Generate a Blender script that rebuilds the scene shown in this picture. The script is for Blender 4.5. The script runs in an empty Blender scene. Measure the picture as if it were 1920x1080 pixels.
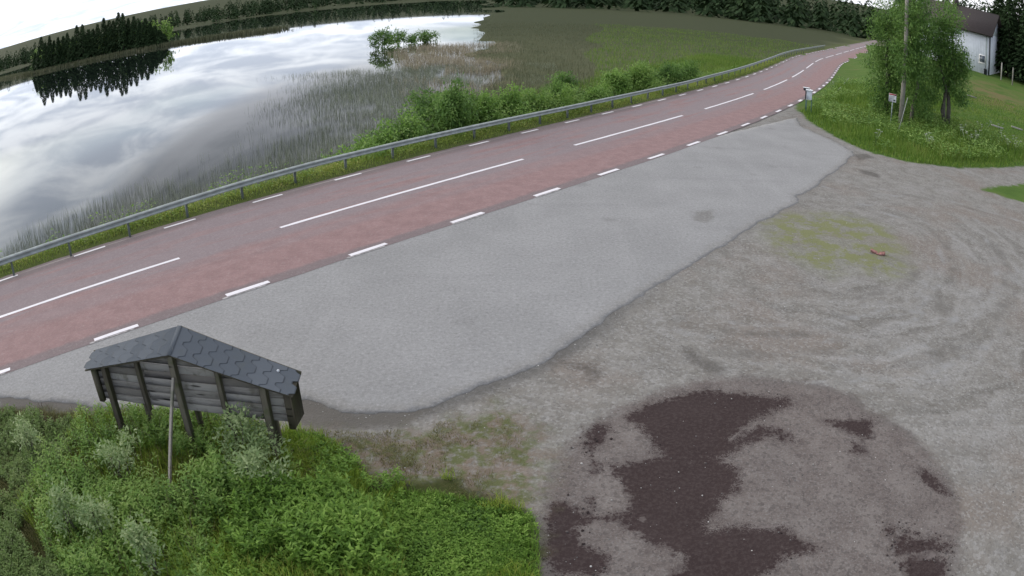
"""A roadside lay-by with a notice board seen from behind, beside a river (Blender 4.5)."""
import bpy, math, random
import numpy as np
from mathutils import Vector, Matrix
P = {"apron": [[-12.03, 7.69], [-10.25, 7.87], [-8.36, 8.04], [-6.76, 8.05], [-5.15, 8.14], [-4.05, 8.25], [-3.49, 8.45], [-3.08, 8.69], [-2.75, 8.56], [-2.47, 8.37], [-2.25, 8.29], [-1.98, 8.3], [-1.64, 8.36], [-1.34, 8.48], [-1.09, 8.64], [-0.71, 8.9], [-0.33, 9.22], [-0.01, 9.44], [0.33, 9.69], [0.59, 9.94], [0.77, 10.15], [1.11, 10.6], [1.49, 11.11], [1.95, 11.72], [2.45, 12.32], [3.14, 13.09], [3.9, 13.89], [4.83, 15.01], [5.9, 16.21], [6.37, 16.73], [6.87, 17.24], [7.67, 18.06], [8.46, 18.85], [8.74, 19.53], [9.83, 20.56], [11.07, 22.21], [12.44, 23.83], [14.2, 26.14], [14.46, 26.86], [14.39, 28.84], [14.11, 30.79], [13.98, 31.85], [14.89, 34.38]], "veg": [[-15.08, 6.33], [-9.02, 7.67], [-7.41, 7.88], [-6.45, 7.92], [-5.09, 7.99], [-3.67, 7.89], [-3.0, 7.87], [-2.56, 7.7], [-2.2, 7.38], [-1.84, 6.97], [-1.47, 6.77], [-1.07, 6.85], [-0.81, 6.99], [-0.53, 6.73], [-0.27, 6.53], [0.02, 6.4], [0.24, 6.24], [0.28, 5.9], [0.28, 5.37], [0.28, 5.05], [0.24, 3.6], [-2.6, 1.9], [-20.12, -16.07]], "sparse": [[-3.18, 7.94], [-2.53, 7.88], [-1.91, 7.87], [-1.18, 8.05], [-0.68, 8.35], [-0.24, 8.6], [0.1, 8.46], [0.36, 8.06], [0.51, 7.44], [0.42, 6.88], [0.31, 6.28], [0.21, 5.21], [-1.5, 5.15], [-2.73, 6.76]], "patch": [[0.23, 3.6], [0.31, 5.13], [0.3, 5.9], [0.35, 6.37], [0.47, 7.1], [0.81, 7.73], [1.18, 8.16], [1.52, 8.51], [2.13, 8.84], [2.69, 9.11], [3.16, 9.23], [3.7, 9.24], [4.14, 9.12], [4.66, 8.95], [5.08, 8.74], [5.33, 8.48], [5.45, 8.05], [5.69, 7.68], [5.93, 7.42], [6.01, 6.76], [6.01, 6.03], [5.93, 5.56], [5.74, 5.09], [5.47, 4.62], [5.19, 4.25], [4.39, 2.61]], "stains": [[[1.56, 8.25], [1.92, 8.49], [2.43, 8.74], [2.77, 8.82], [3.1, 8.83], [3.41, 8.73], [3.69, 8.67], [4.22, 8.54], [4.19, 8.37], [3.8, 8.2], [3.55, 8.07], [3.24, 7.82], [2.92, 7.52], [3.1, 7.62], [3.39, 7.82], [3.57, 7.88], [3.77, 7.74], [4.02, 7.41], [3.85, 7.47], [3.65, 7.66], [3.48, 7.58], [3.32, 7.44], [3.04, 7.4], [2.88, 7.2], [2.61, 7.14], [2.25, 7.14], [1.99, 7.2], [1.87, 7.55], [1.82, 7.85], [1.7, 8.05]], [[1.24, 7.14], [1.65, 7.2], [1.94, 7.32], [2.41, 7.22], [2.69, 7.19], [2.77, 7.07], [2.88, 6.91], [2.91, 6.75], [2.79, 6.5], [2.57, 6.32], [2.45, 6.14], [2.3, 6.07], [2.25, 5.83], [2.63, 5.81], [2.95, 5.75], [3.21, 5.72], [3.3, 5.53], [3.36, 5.41], [3.54, 5.3], [3.47, 5.21], [3.13, 5.24], [2.83, 5.06], [2.65, 4.87], [2.5, 4.5], [1.57, 4.64], [1.51, 5.03], [1.75, 5.13], [1.89, 5.23], [1.92, 5.4], [1.71, 5.54], [1.49, 5.69], [1.34, 5.89], [1.3, 6.12], [1.39, 6.35], [1.45, 6.49], [1.37, 6.84]], [[0.43, 6.54], [0.63, 6.4], [0.86, 6.24], [1.1, 6.19], [1.32, 6.22], [1.37, 6.11], [1.12, 6.1], [0.85, 6.09], [0.7, 5.97], [0.74, 5.75], [0.87, 5.62], [1.03, 5.49], [1.05, 5.32], [0.92, 5.2], [0.43, 5.22], [0.36, 5.52], [0.38, 6.03]], [[4.63, 7.85], [5.08, 7.83], [5.4, 7.75], [5.23, 7.29], [5.05, 7.32], [4.83, 7.55], [4.62, 7.7]], [[5.63, 6.47], [5.8, 6.4], [5.84, 6.03], [5.98, 5.71], [5.77, 5.81], [5.62, 6.08]], [[4.65, 5.16], [5.03, 5.09], [5.47, 4.87], [5.41, 4.75], [4.92, 4.83], [4.54, 4.92]], [[4.54, 4.81], [5.04, 4.74], [5.33, 4.64], [5.17, 4.53], [5.07, 4.34], [4.78, 4.19], [4.52, 4.41], [4.54, 4.68]], [[4.62, 5.37], [5.03, 5.26], [5.0, 5.19], [4.58, 5.3]], [[0.95, 7.88], [1.13, 8.05], [1.29, 8.04], [1.33, 7.91], [1.19, 7.67], [1.08, 7.62], [1.05, 7.29], [0.95, 7.4], [1.0, 7.63]], [[0.99, 7.18], [1.17, 7.17], [1.1, 7.02], [1.0, 7.05]], [[0.92, 6.57], [1.0, 6.57], [0.99, 6.4], [0.92, 6.41]], [[4.77, 7.2], [4.99, 7.1], [4.93, 6.95], [4.73, 7.02]]], "smears": [[[2.84, 10.31], [3.03, 10.23], [3.11, 9.86], [3.37, 9.7], [3.47, 9.44], [3.17, 9.29], [2.97, 9.56], [2.81, 9.88]], [[1.08, 9.64], [1.27, 9.75], [1.39, 9.47], [1.2, 9.24]], [[4.81, 17.6], [5.4, 17.82], [5.33, 17.18], [4.93, 16.65], [4.66, 16.89]], [[13.13, 23.54], [13.87, 23.12], [13.44, 22.44], [12.89, 22.89]], [[0.75, 9.77], [1.09, 9.81], [1.31, 9.63], [1.03, 9.58]], [[14.17, 26.13], [15.01, 26.56], [15.15, 25.88], [13.95, 25.19]]], "moss": [[6.53, 16.74], [7.53, 17.71], [8.85, 17.94], [10.07, 17.74], [10.57, 16.86], [10.41, 15.57], [9.8, 14.23], [9.03, 13.22], [8.39, 13.22], [7.93, 13.85], [7.04, 13.22], [6.74, 13.83], [6.29, 14.47], [6.19, 15.34]], "dust": [[-9.4, 8.16], [-8.48, 8.21], [-6.81, 8.14], [-6.49, 7.99], [-8.89, 7.5]], "dust2": [[-3.28, 8.82], [-2.95, 8.66], [-2.61, 8.45], [-2.28, 8.3], [-1.68, 8.37], [-1.23, 8.52], [-1.48, 8.04], [-2.38, 7.92], [-3.02, 7.95]], "hillgrass": [[15.84, 36.95], [15.77, 35.66], [15.2, 33.81], [15.09, 32.3], [14.97, 30.05], [15.12, 27.97], [15.63, 26.75], [16.8, 25.67], [18.67, 25.62], [20.13, 25.72], [23.36, 26.42], [26.66, 27.39], [60, 30], [400, 100], [400, 420], [60, 140]], "tri": [[18.8, 22.27], [20.57, 23.07], [22.21, 23.65], [28.47, 25.81], [22.85, 20.0], [20.87, 20.67], [19.72, 21.23]], "rubble_island": [[7.81, 17.98], [9.39, 18.3], [10.84, 18.07], [11.77, 16.98], [11.35, 15.04], [10.07, 13.23], [8.36, 12.06], [6.76, 11.72], [5.54, 12.13], [5.28, 13.51], [6.09, 15.9]], "rail": [[2.858973130457306, -7.726706157616535], [2.8135152703497104, -5.569962839755647], [2.795600556237504, -3.7012759261389583]], "spot": {"house": [49.54, 59.35], "housel": [47.35, 62.31], "plank": [31.1, 35.7], "plank_end": [30.69, 35.86], "plank2": [33.35, 35.86], "plank3": [35.96, 45.26], "sign": [20.68, 33.85], "pole": [21.29, 33.72], "pipe": [19.73, 31.4], "tree": [25.79, 34.96], "mail": [16.25, 36.0], "stake": [21.93, 44.24], "stake2": [29.88, 57.17], "fence1": [50.13, 57.53], "fence2": [50.06, 55.31], "fence3": [50.07, 58.18], "tree2": [23.58, 34.28], "tree3": [21.0, 35.66], "tree4": [22.72, 35.21], "edgebush": [36.82, 37.72]}, "pars": [[27.03, 32.71], [28.39, 33.68], [29.05, 33.12], [24.03, 30.56], [23.82, 29.88], [23.91, 29.61], [24.98, 30.45], [26.92, 29.58], [27.95, 30.36], [27.21, 29.24], [19.81, 28.3], [19.87, 28.13], [16.38, 28.08], [24.54, 31.7], [27.58, 30.9], [23.51, 47.78]], "brick": [9.1, 14.7], "yellow": [[41.15, 54.03], [47.18, 55.77], [44.5, 46.7], [38.84, 40.61], [36.54, 41.42], [34.22, 42.78]], "arcs": [[[10.32, 18.62], [11.31, 18.54], [12.05, 17.98], [12.3, 16.81], [12.07, 15.49], [11.3, 13.92], [10.18, 12.45], [8.88, 11.37]], [[14.26, 19.96], [14.91, 18.64], [14.95, 16.62], [13.56, 13.99], [11.43, 11.66], [9.1, 10.01], [6.89, 9.2]], [[3.22, 11.05], [4.15, 10.7], [5.18, 10.58], [6.45, 10.79], [7.92, 11.29]], [[3.46, 10.06], [4.4, 9.9], [5.58, 9.91], [6.92, 10.21], [8.36, 10.78], [10.15, 12.0]], [[3.73, 9.33], [4.87, 9.24], [6.2, 9.28], [7.97, 9.68], [10.07, 10.65], [12.95, 12.56]], [[10.57, 20.81], [13.13, 20.53], [15.61, 19.61], [17.7, 17.97]], [[8.27, 14.53], [9.54, 14.4], [9.95, 13.89], [8.84, 12.61], [7.08, 12.09]]], "scratches": [[[2.89, 7.48], [3.21, 7.75], [3.6, 7.97]], [[3.57, 7.87], [3.77, 7.73], [4.03, 7.4]], [[4.54, 4.91], [5.0, 4.83], [5.42, 4.75]], [[4.67, 4.75], [5.09, 4.71]], [[2.12, 5.8], [2.56, 5.8], [3.25, 5.72]], [[5.38, 7.53], [5.85, 7.47]], [[3.68, 8.66], [4.2, 8.5]], [[4.19, 7.39], [4.24, 6.95], [3.98, 6.31]]], "vegscat": [[-9.56, 7.49], [-6.42, 7.87], [-3.67, 7.89], [-3.0, 7.87], [-2.56, 7.7], [-2.2, 7.38], [-1.84, 6.97], [-1.47, 6.77], [-1.07, 6.85], [-0.81, 6.99], [-0.53, 6.73], [-0.27, 6.53], [0.02, 6.4], [0.24, 6.24], [0.28, 5.9], [0.28, 5.37], [0.28, 4.89], [-3.25, 4.54], [-6.83, 3.45]], "grnd": {"bright": [[-3.32, 4.79], [-3.43, 5.61], [-3.17, 6.21], [-2.69, 6.6], [-2.13, 6.65], [-1.74, 6.32], [-1.38, 6.1], [-1.13, 4.94], [-3.27, 4.62]], "clover": [[-2.16, 6.81], [-1.71, 6.58], [-1.05, 6.61], [-0.39, 6.48], [0.23, 6.2], [0.29, 5.9], [0.28, 4.97], [-1.82, 4.87]], "mid": [[-6.87, 7.61], [-6.32, 7.89], [-5.07, 7.95], [-3.67, 7.89], [-3.02, 7.31], [-2.73, 6.76], [-3.13, 6.06], [-3.57, 5.59], [-3.27, 4.62], [-5.01, 4.15], [-6.75, 5.25], [-6.53, 6.63]], "dull": [[-9.32, 7.41], [-8.89, 7.5], [-7.0, 7.83], [-6.3, 7.86], [-6.4, 6.8], [-6.55, 5.31], [-5.01, 4.15], [-6.64, 3.53]], "lush": [[-3.22, 7.78], [-2.64, 7.69], [-2.11, 7.31], [-1.76, 6.89], [-1.2, 6.82], [-1.4, 6.24], [-1.96, 6.45], [-2.66, 6.49], [-3.04, 6.83]]}, "willow": [[-3.34, 6.76], [-4.89, 4.95], [-5.15, 6.24], [-7.06, 6.37], [-3.06, 6.34], [-4.01, 4.69], [-5.44, 4.96]], "dead": [[-6.08, 5.93], [-6.8, 6.57], [-7.69, 7.15], [-3.64, 5.87], [-4.34, 7.14], [-2.9, 6.95], [-5.05, 4.52]]}
CAM = {"f": 1346.7449855383359, "k": -0.10519133052633806, "pitch": 0.4186843579304262, "roll": -0.005215947035679534, "h": 5.663973446307634, "poly": [0.0394312009630288, 6.790294734438707e-05, -1.7083274541716996e-06, 3.535217010789451e-07]}
# ---- road centre line and terrain height (metres, world axes; camera mast stands at the origin) ----
def smooth(a, b, x):
    t = np.clip((x - a) / (b - a), 0, 1); return t * t * (3 - 2 * t)
RS = np.arange(-60, 260, 0.25)
def _road():
    s = np.clip(RS, -13, 81) / 20
    a = 0.77433 + 0.18184 * s - 0.13135 * s**2 / 2 + 0.14392 * s**3 / 6 - 0.09194 * s**4 / 24
    i0 = int(np.argmin(abs(RS)))
    cx = np.concatenate([[0], np.cumsum((np.cos(a[1:]) + np.cos(a[:-1])) / 2 * .25)])
    cy = np.concatenate([[0], np.cumsum((np.sin(a[1:]) + np.sin(a[:-1])) / 2 * .25)])
    return cx - cx[i0] - 5.8843, cy - cy[i0] + 16.47766, a
RX, RY, RA = _road()
def rp(s, off, z=0.0):
    s = np.asarray(s, float); off = np.asarray(off, float)
    X = np.interp(s, RS, RX); Y = np.interp(s, RS, RY); A = np.interp(s, RS, RA)
    return np.stack([X - np.sin(A) * off, Y + np.cos(A) * off, np.zeros_like(X) + z], -1)
def lat_s(x, y):
    x = np.asarray(x, float).ravel(); y = np.asarray(y, float).ravel()
    L = np.empty_like(x); S = np.empty_like(x)
    k = slice(0, None, 4); bx, by, ba, bs = RX[k], RY[k], RA[k], RS[k]
    for i in range(0, len(x), 20000):
        dx = x[i:i+20000, None] - bx; dy = y[i:i+20000, None] - by
        j = np.argmin(dx * dx + dy * dy, 1); r = np.arange(len(j))
        ddx, ddy = dx[r, j], dy[r, j]
        L[i:i+20000] = -ddx * np.sin(ba[j]) + ddy * np.cos(ba[j])
        S[i:i+20000] = bs[j] + ddx * np.cos(ba[j]) + ddy * np.sin(ba[j])
        e = (j == 0) | (j == len(bx) - 1)
        L[i:i+20000][e] = (np.sign(L[i:i+20000]) * np.sqrt(ddx**2 + ddy**2))[e]
    return L, S
WATER = -1.3
def vnoise(x, y, f, seed=0):
    r = np.random.default_rng(seed); n = 64; g = r.random((n, n))
    u = x * f; v = y * f; i = np.floor(u).astype(int); j = np.floor(v).astype(int)
    fu = u - i; fv = v - j; fu = fu * fu * (3 - 2 * fu); fv = fv * fv * (3 - 2 * fv)
    a = g[i % n, j % n]; b = g[(i + 1) % n, j % n]; c = g[i % n, (j + 1) % n]; d = g[(i + 1) % n, (j + 1) % n]
    return (a * (1 - fu) + b * fu) * (1 - fv) + (c * (1 - fu) + d * fu) * fv - .5
SPIT = np.array([(-420, 420), (-276, 300), (-200, 236), (-174, 223), (-139.5, 213.6), (-100, 207), (-70, 204)], float)
def seg_d(x, y, P):
    best = np.full(np.shape(x), 1e9)
    for a, b in zip(P[:-1], P[1:]):
        e = b - a; t = np.clip(((x - a[0]) * e[0] + (y - a[1]) * e[1]) / (e @ e), 0, 1)
        best = np.minimum(best, np.hypot(x - a[0] - t * e[0], y - a[1] - t * e[1]))
    return best
def marsh_mask(x, y):
    az = np.degrees(np.arctan2(x, y)); R = np.hypot(x, y)
    return smooth(-3.2, -1.6, az + 3.2 * vnoise(x, y, .12, 5) + 1.6 * vnoise(x, y, .4, 6)) * smooth(33, 40, R)
HILL_A = np.array([19.0, 27.5]); HILL_N = np.array([0.79, 0.613])
def height(x, y):
    x = np.asarray(x, float); y = np.asarray(y, float); sh = x.shape
    x = x.ravel(); y = y.ravel()
    L, S = lat_s(x, y)
    z = np.zeros_like(x)
    # river side
    bank = smooth(4.0, 7.2, L)
    bed = -2.1 + 0 * x
    m = marsh_mask(x, y)
    bed = bed * (1 - m) + m * (-1.12 + .25 * vnoise(x, y, .2, 3))
    bed = np.maximum(bed, np.where(L > 30, -1.05 - .35 * np.maximum(0, seg_d(x, y, SPIT) - 2.5), -9))
    R = np.hypot(x, y)
    bed = bed + smooth(760, 860, R) * 3.2 + smooth(860, 2600, R) * 70
    z = np.where(L > 3, bank * bed, z)
    # small berm for the verge, dropping off behind the rail
    z += np.where(L > 3, .05 * smooth(3, 3.6, L) * (1 - bank), 0)
    # hill side
    d = (x - HILL_A[0]) * HILL_N[0] + (y - HILL_A[1]) * HILL_N[1]
    d = np.maximum(0, d)
    hz = 3.9 * smooth(-6, 62, d) * (1 + .10 * vnoise(x, y, .06, 8)) - 3.9 * smooth(-6, 62, 0 * d)
    hz = hz + smooth(110, 700, d) * 26
    z = np.where(L < 0, hz * smooth(-3.6, -13, L), z)
    z = np.where((L < 3) & (L > -3.4), 0, z)
    return z.reshape(sh)
S = bpy.context.scene
COL = S.collection
rng = np.random.default_rng(7)
PI = math.pi
# ------------------------------------------------------------------ helpers
def tag(o, label=None, cat=None, group=None, kind=None):
    if label: o['label'] = label
    if cat: o['category'] = cat
    if group: o['group'] = group
    if kind: o['kind'] = kind
    return o
def empty(name, loc=(0, 0, 0), rz=0.0):
    o = bpy.data.objects.new(name, None); COL.objects.link(o)
    o.location = loc; o.rotation_euler = (0, 0, rz); o.empty_display_size = .2
    return o
def mesh_obj(name, V, F, mat, parent=None, attrs=None, smooth_=False, mats=None, mi=None):
    """V (n,3); F = (m,k) array or list of such arrays; attrs = {name: per-vertex floats}"""
    V = np.asarray(V, np.float32)
    if not isinstance(F, list): F = [F]
    F = [np.asarray(f, np.int32) for f in F if len(f)]
    me = bpy.data.meshes.new(name)
    nl = sum(f.size for f in F); nf = sum(len(f) for f in F)
    me.vertices.add(len(V)); me.vertices.foreach_set('co', V.ravel())
    me.loops.add(nl); me.polygons.add(nf)
    me.loops.foreach_set('vertex_index', np.concatenate([f.ravel() for f in F]))
    tot = np.concatenate([np.full(len(f), f.shape[1], np.int32) for f in F])
    me.polygons.foreach_set('loop_start', np.concatenate([[0], np.cumsum(tot)[:-1]]).astype(np.int32))
    me.polygons.foreach_set('loop_total', tot)
    if smooth_: me.polygons.foreach_set('use_smooth', np.ones(nf, bool))
    for k, v in (attrs or {}).items():
        a = me.attributes.new(k, 'FLOAT', 'POINT'); a.data.foreach_set('value', np.asarray(v, np.float32))
    for m in (mats or [mat]): me.materials.append(m)
    if mi is not None: me.polygons.foreach_set('material_index', np.asarray(mi, np.int32))
    me.update(calc_edges=True)
    o = bpy.data.objects.new(name, me); COL.objects.link(o)
    if parent: o.parent = parent
    return o
class MB:
    """collects boxes, tubes and prisms into one mesh (quads + tris)"""
    def __init__(s): s.v = []; s.q = []; s.t = []; s.tint = []; s.n = 0
    def add(s, V, Q=(), T=(), tint=None):
        V = np.asarray(V, float); s.v.append(V)
        if len(Q): s.q.append(np.asarray(Q) + s.n)
        if len(T): s.t.append(np.asarray(T) + s.n)
        s.tint.append(np.full(len(V), rng.random() if tint is None else tint)); s.n += len(V)
    def box(s, c, size, R=None, tint=None, bev=.0):
        hx, hy, hz = np.array(size) / 2
        if bev <= 0:
            V = np.array([(x, y, z) for x in (-hx, hx) for y in (-hy, hy) for z in (-hz, hz)])
            Q = [(0, 1, 3, 2), (4, 6, 7, 5), (0, 4, 5, 1), (2, 3, 7, 6), (0, 2, 6, 4), (1, 5, 7, 3)]; T = []
        else:
            b = min(bev, hx * .9, hy * .9, hz * .9); V = []; idx = {}
            for x in (-1, 1):
                for y in (-1, 1):
                    for z in (-1, 1):
                        for k in range(3):
                            p = np.array([x * hx, y * hy, z * hz]); 
                            for a in range(3):
                                if a != k: p[a] -= np.sign(p[a]) * b
                            idx[(x, y, z, k)] = len(V); V.append(p)
            V = np.array(V); Q = []; T = []
            for k in range(3):
                a, c2 = (k + 1) % 3, (k + 2) % 3
                for sg in (-1, 1):
                    r = []
                    for (p, q_) in ((-1, -1), (1, -1), (1, 1), (-1, 1)):
                        t = [0, 0, 0]; t[k] = sg; t[a] = p; t[c2] = q_; r.append(idx[(*t, k)])
                    Q.append(r if sg > 0 else r[::-1])
                for p in (-1, 1):
                    for q_ in (-1, 1):
                        t0 = [0, 0, 0]; t0[a] = p; t0[c2] = q_; t0[k] = -1; t1 = list(t0); t1[k] = 1
                        Q.append([idx[(*t0, a)], idx[(*t1, a)], idx[(*t1, c2)], idx[(*t0, c2)]])
            for x in (-1, 1):
                for y in (-1, 1):
                    for z in (-1, 1): T.append([idx[(x, y, z, 0)], idx[(x, y, z, 1)], idx[(x, y, z, 2)]])
        if R is not None: V = V @ np.array(R).T
        s.add(V + np.array(c), Q, T, tint); return s
    def beam(s, a, b, w, d, tint=None, side=(1, 0, 0), bev=.0):
        a = np.array(a, float); b = np.array(b, float); z = b - a; L = np.linalg.norm(z); z /= L
        x = np.array(side, float); x -= z * (x @ z); x /= np.linalg.norm(x); y = np.cross(z, x)
        return s.box((a + b) / 2, (w, d, L), np.stack([x, y, z], 1), tint, bev)
    def tube(s, pts, r, n=8, tint=None, cap=True):
        pts = np.asarray(pts, float); r = np.broadcast_to(np.asarray(r, float), (len(pts),))
        V = []; Q = []; T = []
        for i, p in enumerate(pts):
            d = pts[min(i + 1, len(pts) - 1)] - pts[max(i - 1, 0)]; d /= np.linalg.norm(d) + 1e-12
            x = np.cross(d, (0, 0, 1.)) if abs(d[2]) < .9 else np.cross(d, (0, 1., 0)); x /= np.linalg.norm(x); y = np.cross(d, x)
            for k in range(n):
                a = 2 * PI * k / n; V.append(p + r[i] * (math.cos(a) * x + math.sin(a) * y))
        for i in range(len(pts) - 1):
            for k in range(n): Q.append([i*n+k, i*n+(k+1) % n, (i+1)*n+(k+1) % n, (i+1)*n+k])
        if cap:
            for i, fl in ((0, 1), (len(pts) - 1, 0)):
                c = len(V); V.append(pts[i])
                for k in range(n): T.append([i*n+(k+1) % n, i*n+k, c] if fl else [i*n+k, i*n+(k+1) % n, c])
        s.add(V, Q, T, tint); return s
    def build(s, name, mat, parent=None, smooth_=False):
        F = []
        if s.q: F.append(np.concatenate(s.q))
        if s.t: F.append(np.concatenate(s.t))
        return mesh_obj(name, np.concatenate(s.v), F, mat, parent, {'tint': np.concatenate(s.tint)}, smooth_)
def unit(v): return v / (np.linalg.norm(v, axis=-1, keepdims=True) + 1e-9)
def leaves(p, a, L, Wd, fold=.15, droop=.15, up=None, tint=None, r=rng):
    """one leaf per point: p base, a direction; returns V, F(tris), tint"""
    n = len(p); a = unit(a); L = np.broadcast_to(L, (n,))[:, None]; Wd = np.broadcast_to(Wd, (n,))[:, None]
    upv = np.tile([0, 0, 1.], (n, 1)) + r.normal(0, .35, (n, 3)) if up is None else up
    b = unit(np.cross(a, upv)); nn = np.cross(b, a)
    m = p + a * L * .45
    V = np.stack([p, m + b * Wd * .5 + nn * L * fold * .5, p + a * L - nn * L * droop, m - b * Wd * .5 + nn * L * fold * .5, m], 1).reshape(-1, 3)
    i = np.arange(n)[:, None] * 5
    F = np.concatenate([i + [0, 1, 4], i + [4, 1, 2], i + [0, 4, 3], i + [4, 2, 3]], 0)
    t = r.random(n) if tint is None else tint
    return V, F, np.repeat(t, 5)
def blades(p, h, w, lean=.35, r=rng, tint=None, dirv=None):
    """grass blades: bent tapering strips rooted at p"""
    n = len(p); th = r.random(n) * 2 * PI
    d = np.stack([np.cos(th), np.sin(th), 0 * th], 1); ph = r.random(n) * 2 * PI
    b = np.stack([np.cos(ph), np.sin(ph), 0 * th], 1)
    h = np.broadcast_to(h, (n,))[:, None]; w = np.broadcast_to(w, (n,))[:, None]; ln = (r.random(n)[:, None] * lean)
    up = np.array([0, 0, 1.])
    m = p + up * h * .55 + d * h * ln * .35; tp = p + up * h * (1 - .3 * ln) + d * h * ln
    V = np.stack([p - b * w / 2, p + b * w / 2, m - b * w * .4, m + b * w * .4, tp], 1).reshape(-1, 3)
    i = np.arange(n)[:, None] * 5
    t = r.random(n) if tint is None else tint
    return V, [i + [0, 1, 3, 2], i + [2, 3, 4]], np.repeat(t, 5)
class Veg:
    """collects leaf and blade batches for one object"""
    def __init__(s): s.V = []; s.T = []; s.Q = []; s.t = []; s.n = 0
    def put(s, V, F, t):
        s.V.append(V); s.t.append(t)
        for f in (F if isinstance(F, list) else [F]): (s.Q if f.shape[1] == 4 else s.T).append(f + s.n)
        s.n += len(V)
    def build(s, name, mat, parent=None):
        F = [np.concatenate(x) for x in (s.Q, s.T) if x]
        return mesh_obj(name, np.concatenate(s.V), F, mat, parent, {'tint': np.concatenate(s.t)})
def inside(poly, x, y):
    poly = np.asarray(poly, float); c = np.zeros(np.shape(x), bool)
    for (x1, y1), (x2, y2) in zip(poly, np.roll(poly, -1, 0)):
        if y1 == y2: continue
        k = ((y1 > y) != (y2 > y)) & (x < (x2 - x1) * (y - y1) / (y2 - y1) + x1); c ^= k
    return c
def sdf(poly, x, y):
    poly = np.asarray(poly, float)
    d = seg_d(x, y, np.concatenate([poly, poly[:1]]))
    return np.where(inside(poly, x, y), -d, d)
def scatter(poly, n, r=rng):
    poly = np.asarray(poly, float); lo = poly.min(0); hi = poly.max(0); out = []
    while sum(map(len, out)) < n:
        q = lo + r.random((max(n, 100), 2)) * (hi - lo); out.append(q[inside(poly, q[:, 0], q[:, 1])])
    return np.concatenate(out)[:n]
def on_ground(xy, dz=0.0): return np.column_stack([xy, height(xy[:, 0], xy[:, 1]) + dz])
# ------------------------------------------------------------------ node helper
class NT:
    def __init__(s, name):
        s.m = bpy.data.materials.new(name); s.m.use_nodes = True; s.nt = s.m.node_tree; s.nt.nodes.clear()
        s.out = s.nt.nodes.new('ShaderNodeOutputMaterial')
    def n(s, t, **k):
        o = s.nt.nodes.new(t)
        for a, b in k.items(): setattr(o, a, b)
        return o
    def put(s, sock, v):
        if hasattr(v, 'is_output'): s.nt.links.new(v, sock)
        elif isinstance(v, (tuple, list)): sock.default_value = (*v, 1) if len(v) == 3 and sock.type == 'RGBA' else v
        else: sock.default_value = v
    def math(s, op, a, b=0.0, c=None):
        o = s.n('ShaderNodeMath', operation=op); s.put(o.inputs[0], a); s.put(o.inputs[1], b)
        if c is not None: s.put(o.inputs[2], c)
        return o.outputs[0]
    def add(s, a, b): return s.math('ADD', a, b)
    def mul(s, a, b): return s.math('MULTIPLY', a, b)
    def attr(s, name): return s.n('ShaderNodeAttribute', attribute_name=name).outputs['Fac']
    def pos(s): return s.n('ShaderNodeNewGeometry').outputs['Position']
    def obj(s): return s.n('ShaderNodeTexCoord').outputs['Object']
    def mapv(s, v, scale=(1, 1, 1), rot=(0, 0, 0)):
        o = s.n('ShaderNodeMapping'); s.put(o.inputs[0], v); o.inputs['Scale'].default_value = scale; o.inputs['Rotation'].default_value = rot
        return o.outputs[0]
    def noise(s, v, scale, detail=4, rough=.55, dist=0.0, col=False):
        o = s.n('ShaderNodeTexNoise'); s.put(o.inputs['Vector'], v); o.inputs['Scale'].default_value = scale
        o.inputs['Detail'].default_value = detail; o.inputs['Roughness'].default_value = rough; o.inputs['Distortion'].default_value = dist
        return o.outputs['Color' if col else 'Fac']
    def voro(s, v, scale, out='Distance', feature='F1', rnd=1.0):
        o = s.n('ShaderNodeTexVoronoi', feature=feature); s.put(o.inputs['Vector'], v); o.inputs['Scale'].default_value = scale
        o.inputs['Randomness'].default_value = rnd
        return o.outputs[out]
    def ss(s, v, lo, hi):
        o = s.n('ShaderNodeMapRange', interpolation_type='SMOOTHSTEP'); s.put(o.inputs['Value'], v)
        if lo > hi: o.inputs['From Min'].default_value, o.inputs['From Max'].default_value, o.inputs['To Min'].default_value, o.inputs['To Max'].default_value = hi, lo, 1, 0
        else: o.inputs['From Min'].default_value, o.inputs['From Max'].default_value = lo, hi
        return o.outputs[0]
    def ramp(s, v, st, interp='LINEAR'):
        o = s.n('ShaderNodeValToRGB'); s.put(o.inputs[0], v); e = o.color_ramp.elements; o.color_ramp.interpolation = interp
        e[0].position, e[0].color = st[0][0], (*st[0][1], 1); e[1].position, e[1].color = st[-1][0], (*st[-1][1], 1)
        for p, c in st[1:-1]: x = e.new(p); x.color = (*c, 1)
        return o.outputs[0]
    def mix(s, f, a, b, mode='MIX'):
        o = s.n('ShaderNodeMix', data_type='RGBA', blend_type=mode); s.put(o.inputs[0], f); s.put(o.inputs[6], a); s.put(o.inputs[7], b)
        return o.outputs[2]
    def bump(s, h, strength=.3, dist=.02):
        o = s.n('ShaderNodeBump'); s.put(o.inputs['Height'], h); o.inputs['Strength'].default_value = strength; o.inputs['Distance'].default_value = dist
        return o.outputs[0]
    def bsdf(s, col, rough=.8, normal=None, spec=.3, metal=0.0, trans=0.0):
        o = s.n('ShaderNodeBsdfPrincipled'); s.put(o.inputs['Base Color'], col); s.put(o.inputs['Roughness'], rough)
        o.inputs['Specular IOR Level'].default_value = spec; o.inputs['Metallic'].default_value = metal
        if normal is not None: s.put(o.inputs['Normal'], normal)
        sh = o.outputs[0]
        if trans > 0:
            t = s.n('ShaderNodeBsdfTranslucent'); s.put(t.inputs[0], col); x = s.n('ShaderNodeMixShader'); x.inputs[0].default_value = trans
            s.nt.links.new(sh, x.inputs[1]); s.nt.links.new(t.outputs[0], x.inputs[2]); sh = x.outputs[0]
        s.nt.links.new(sh, s.out.inputs[0]); return s.m
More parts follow.
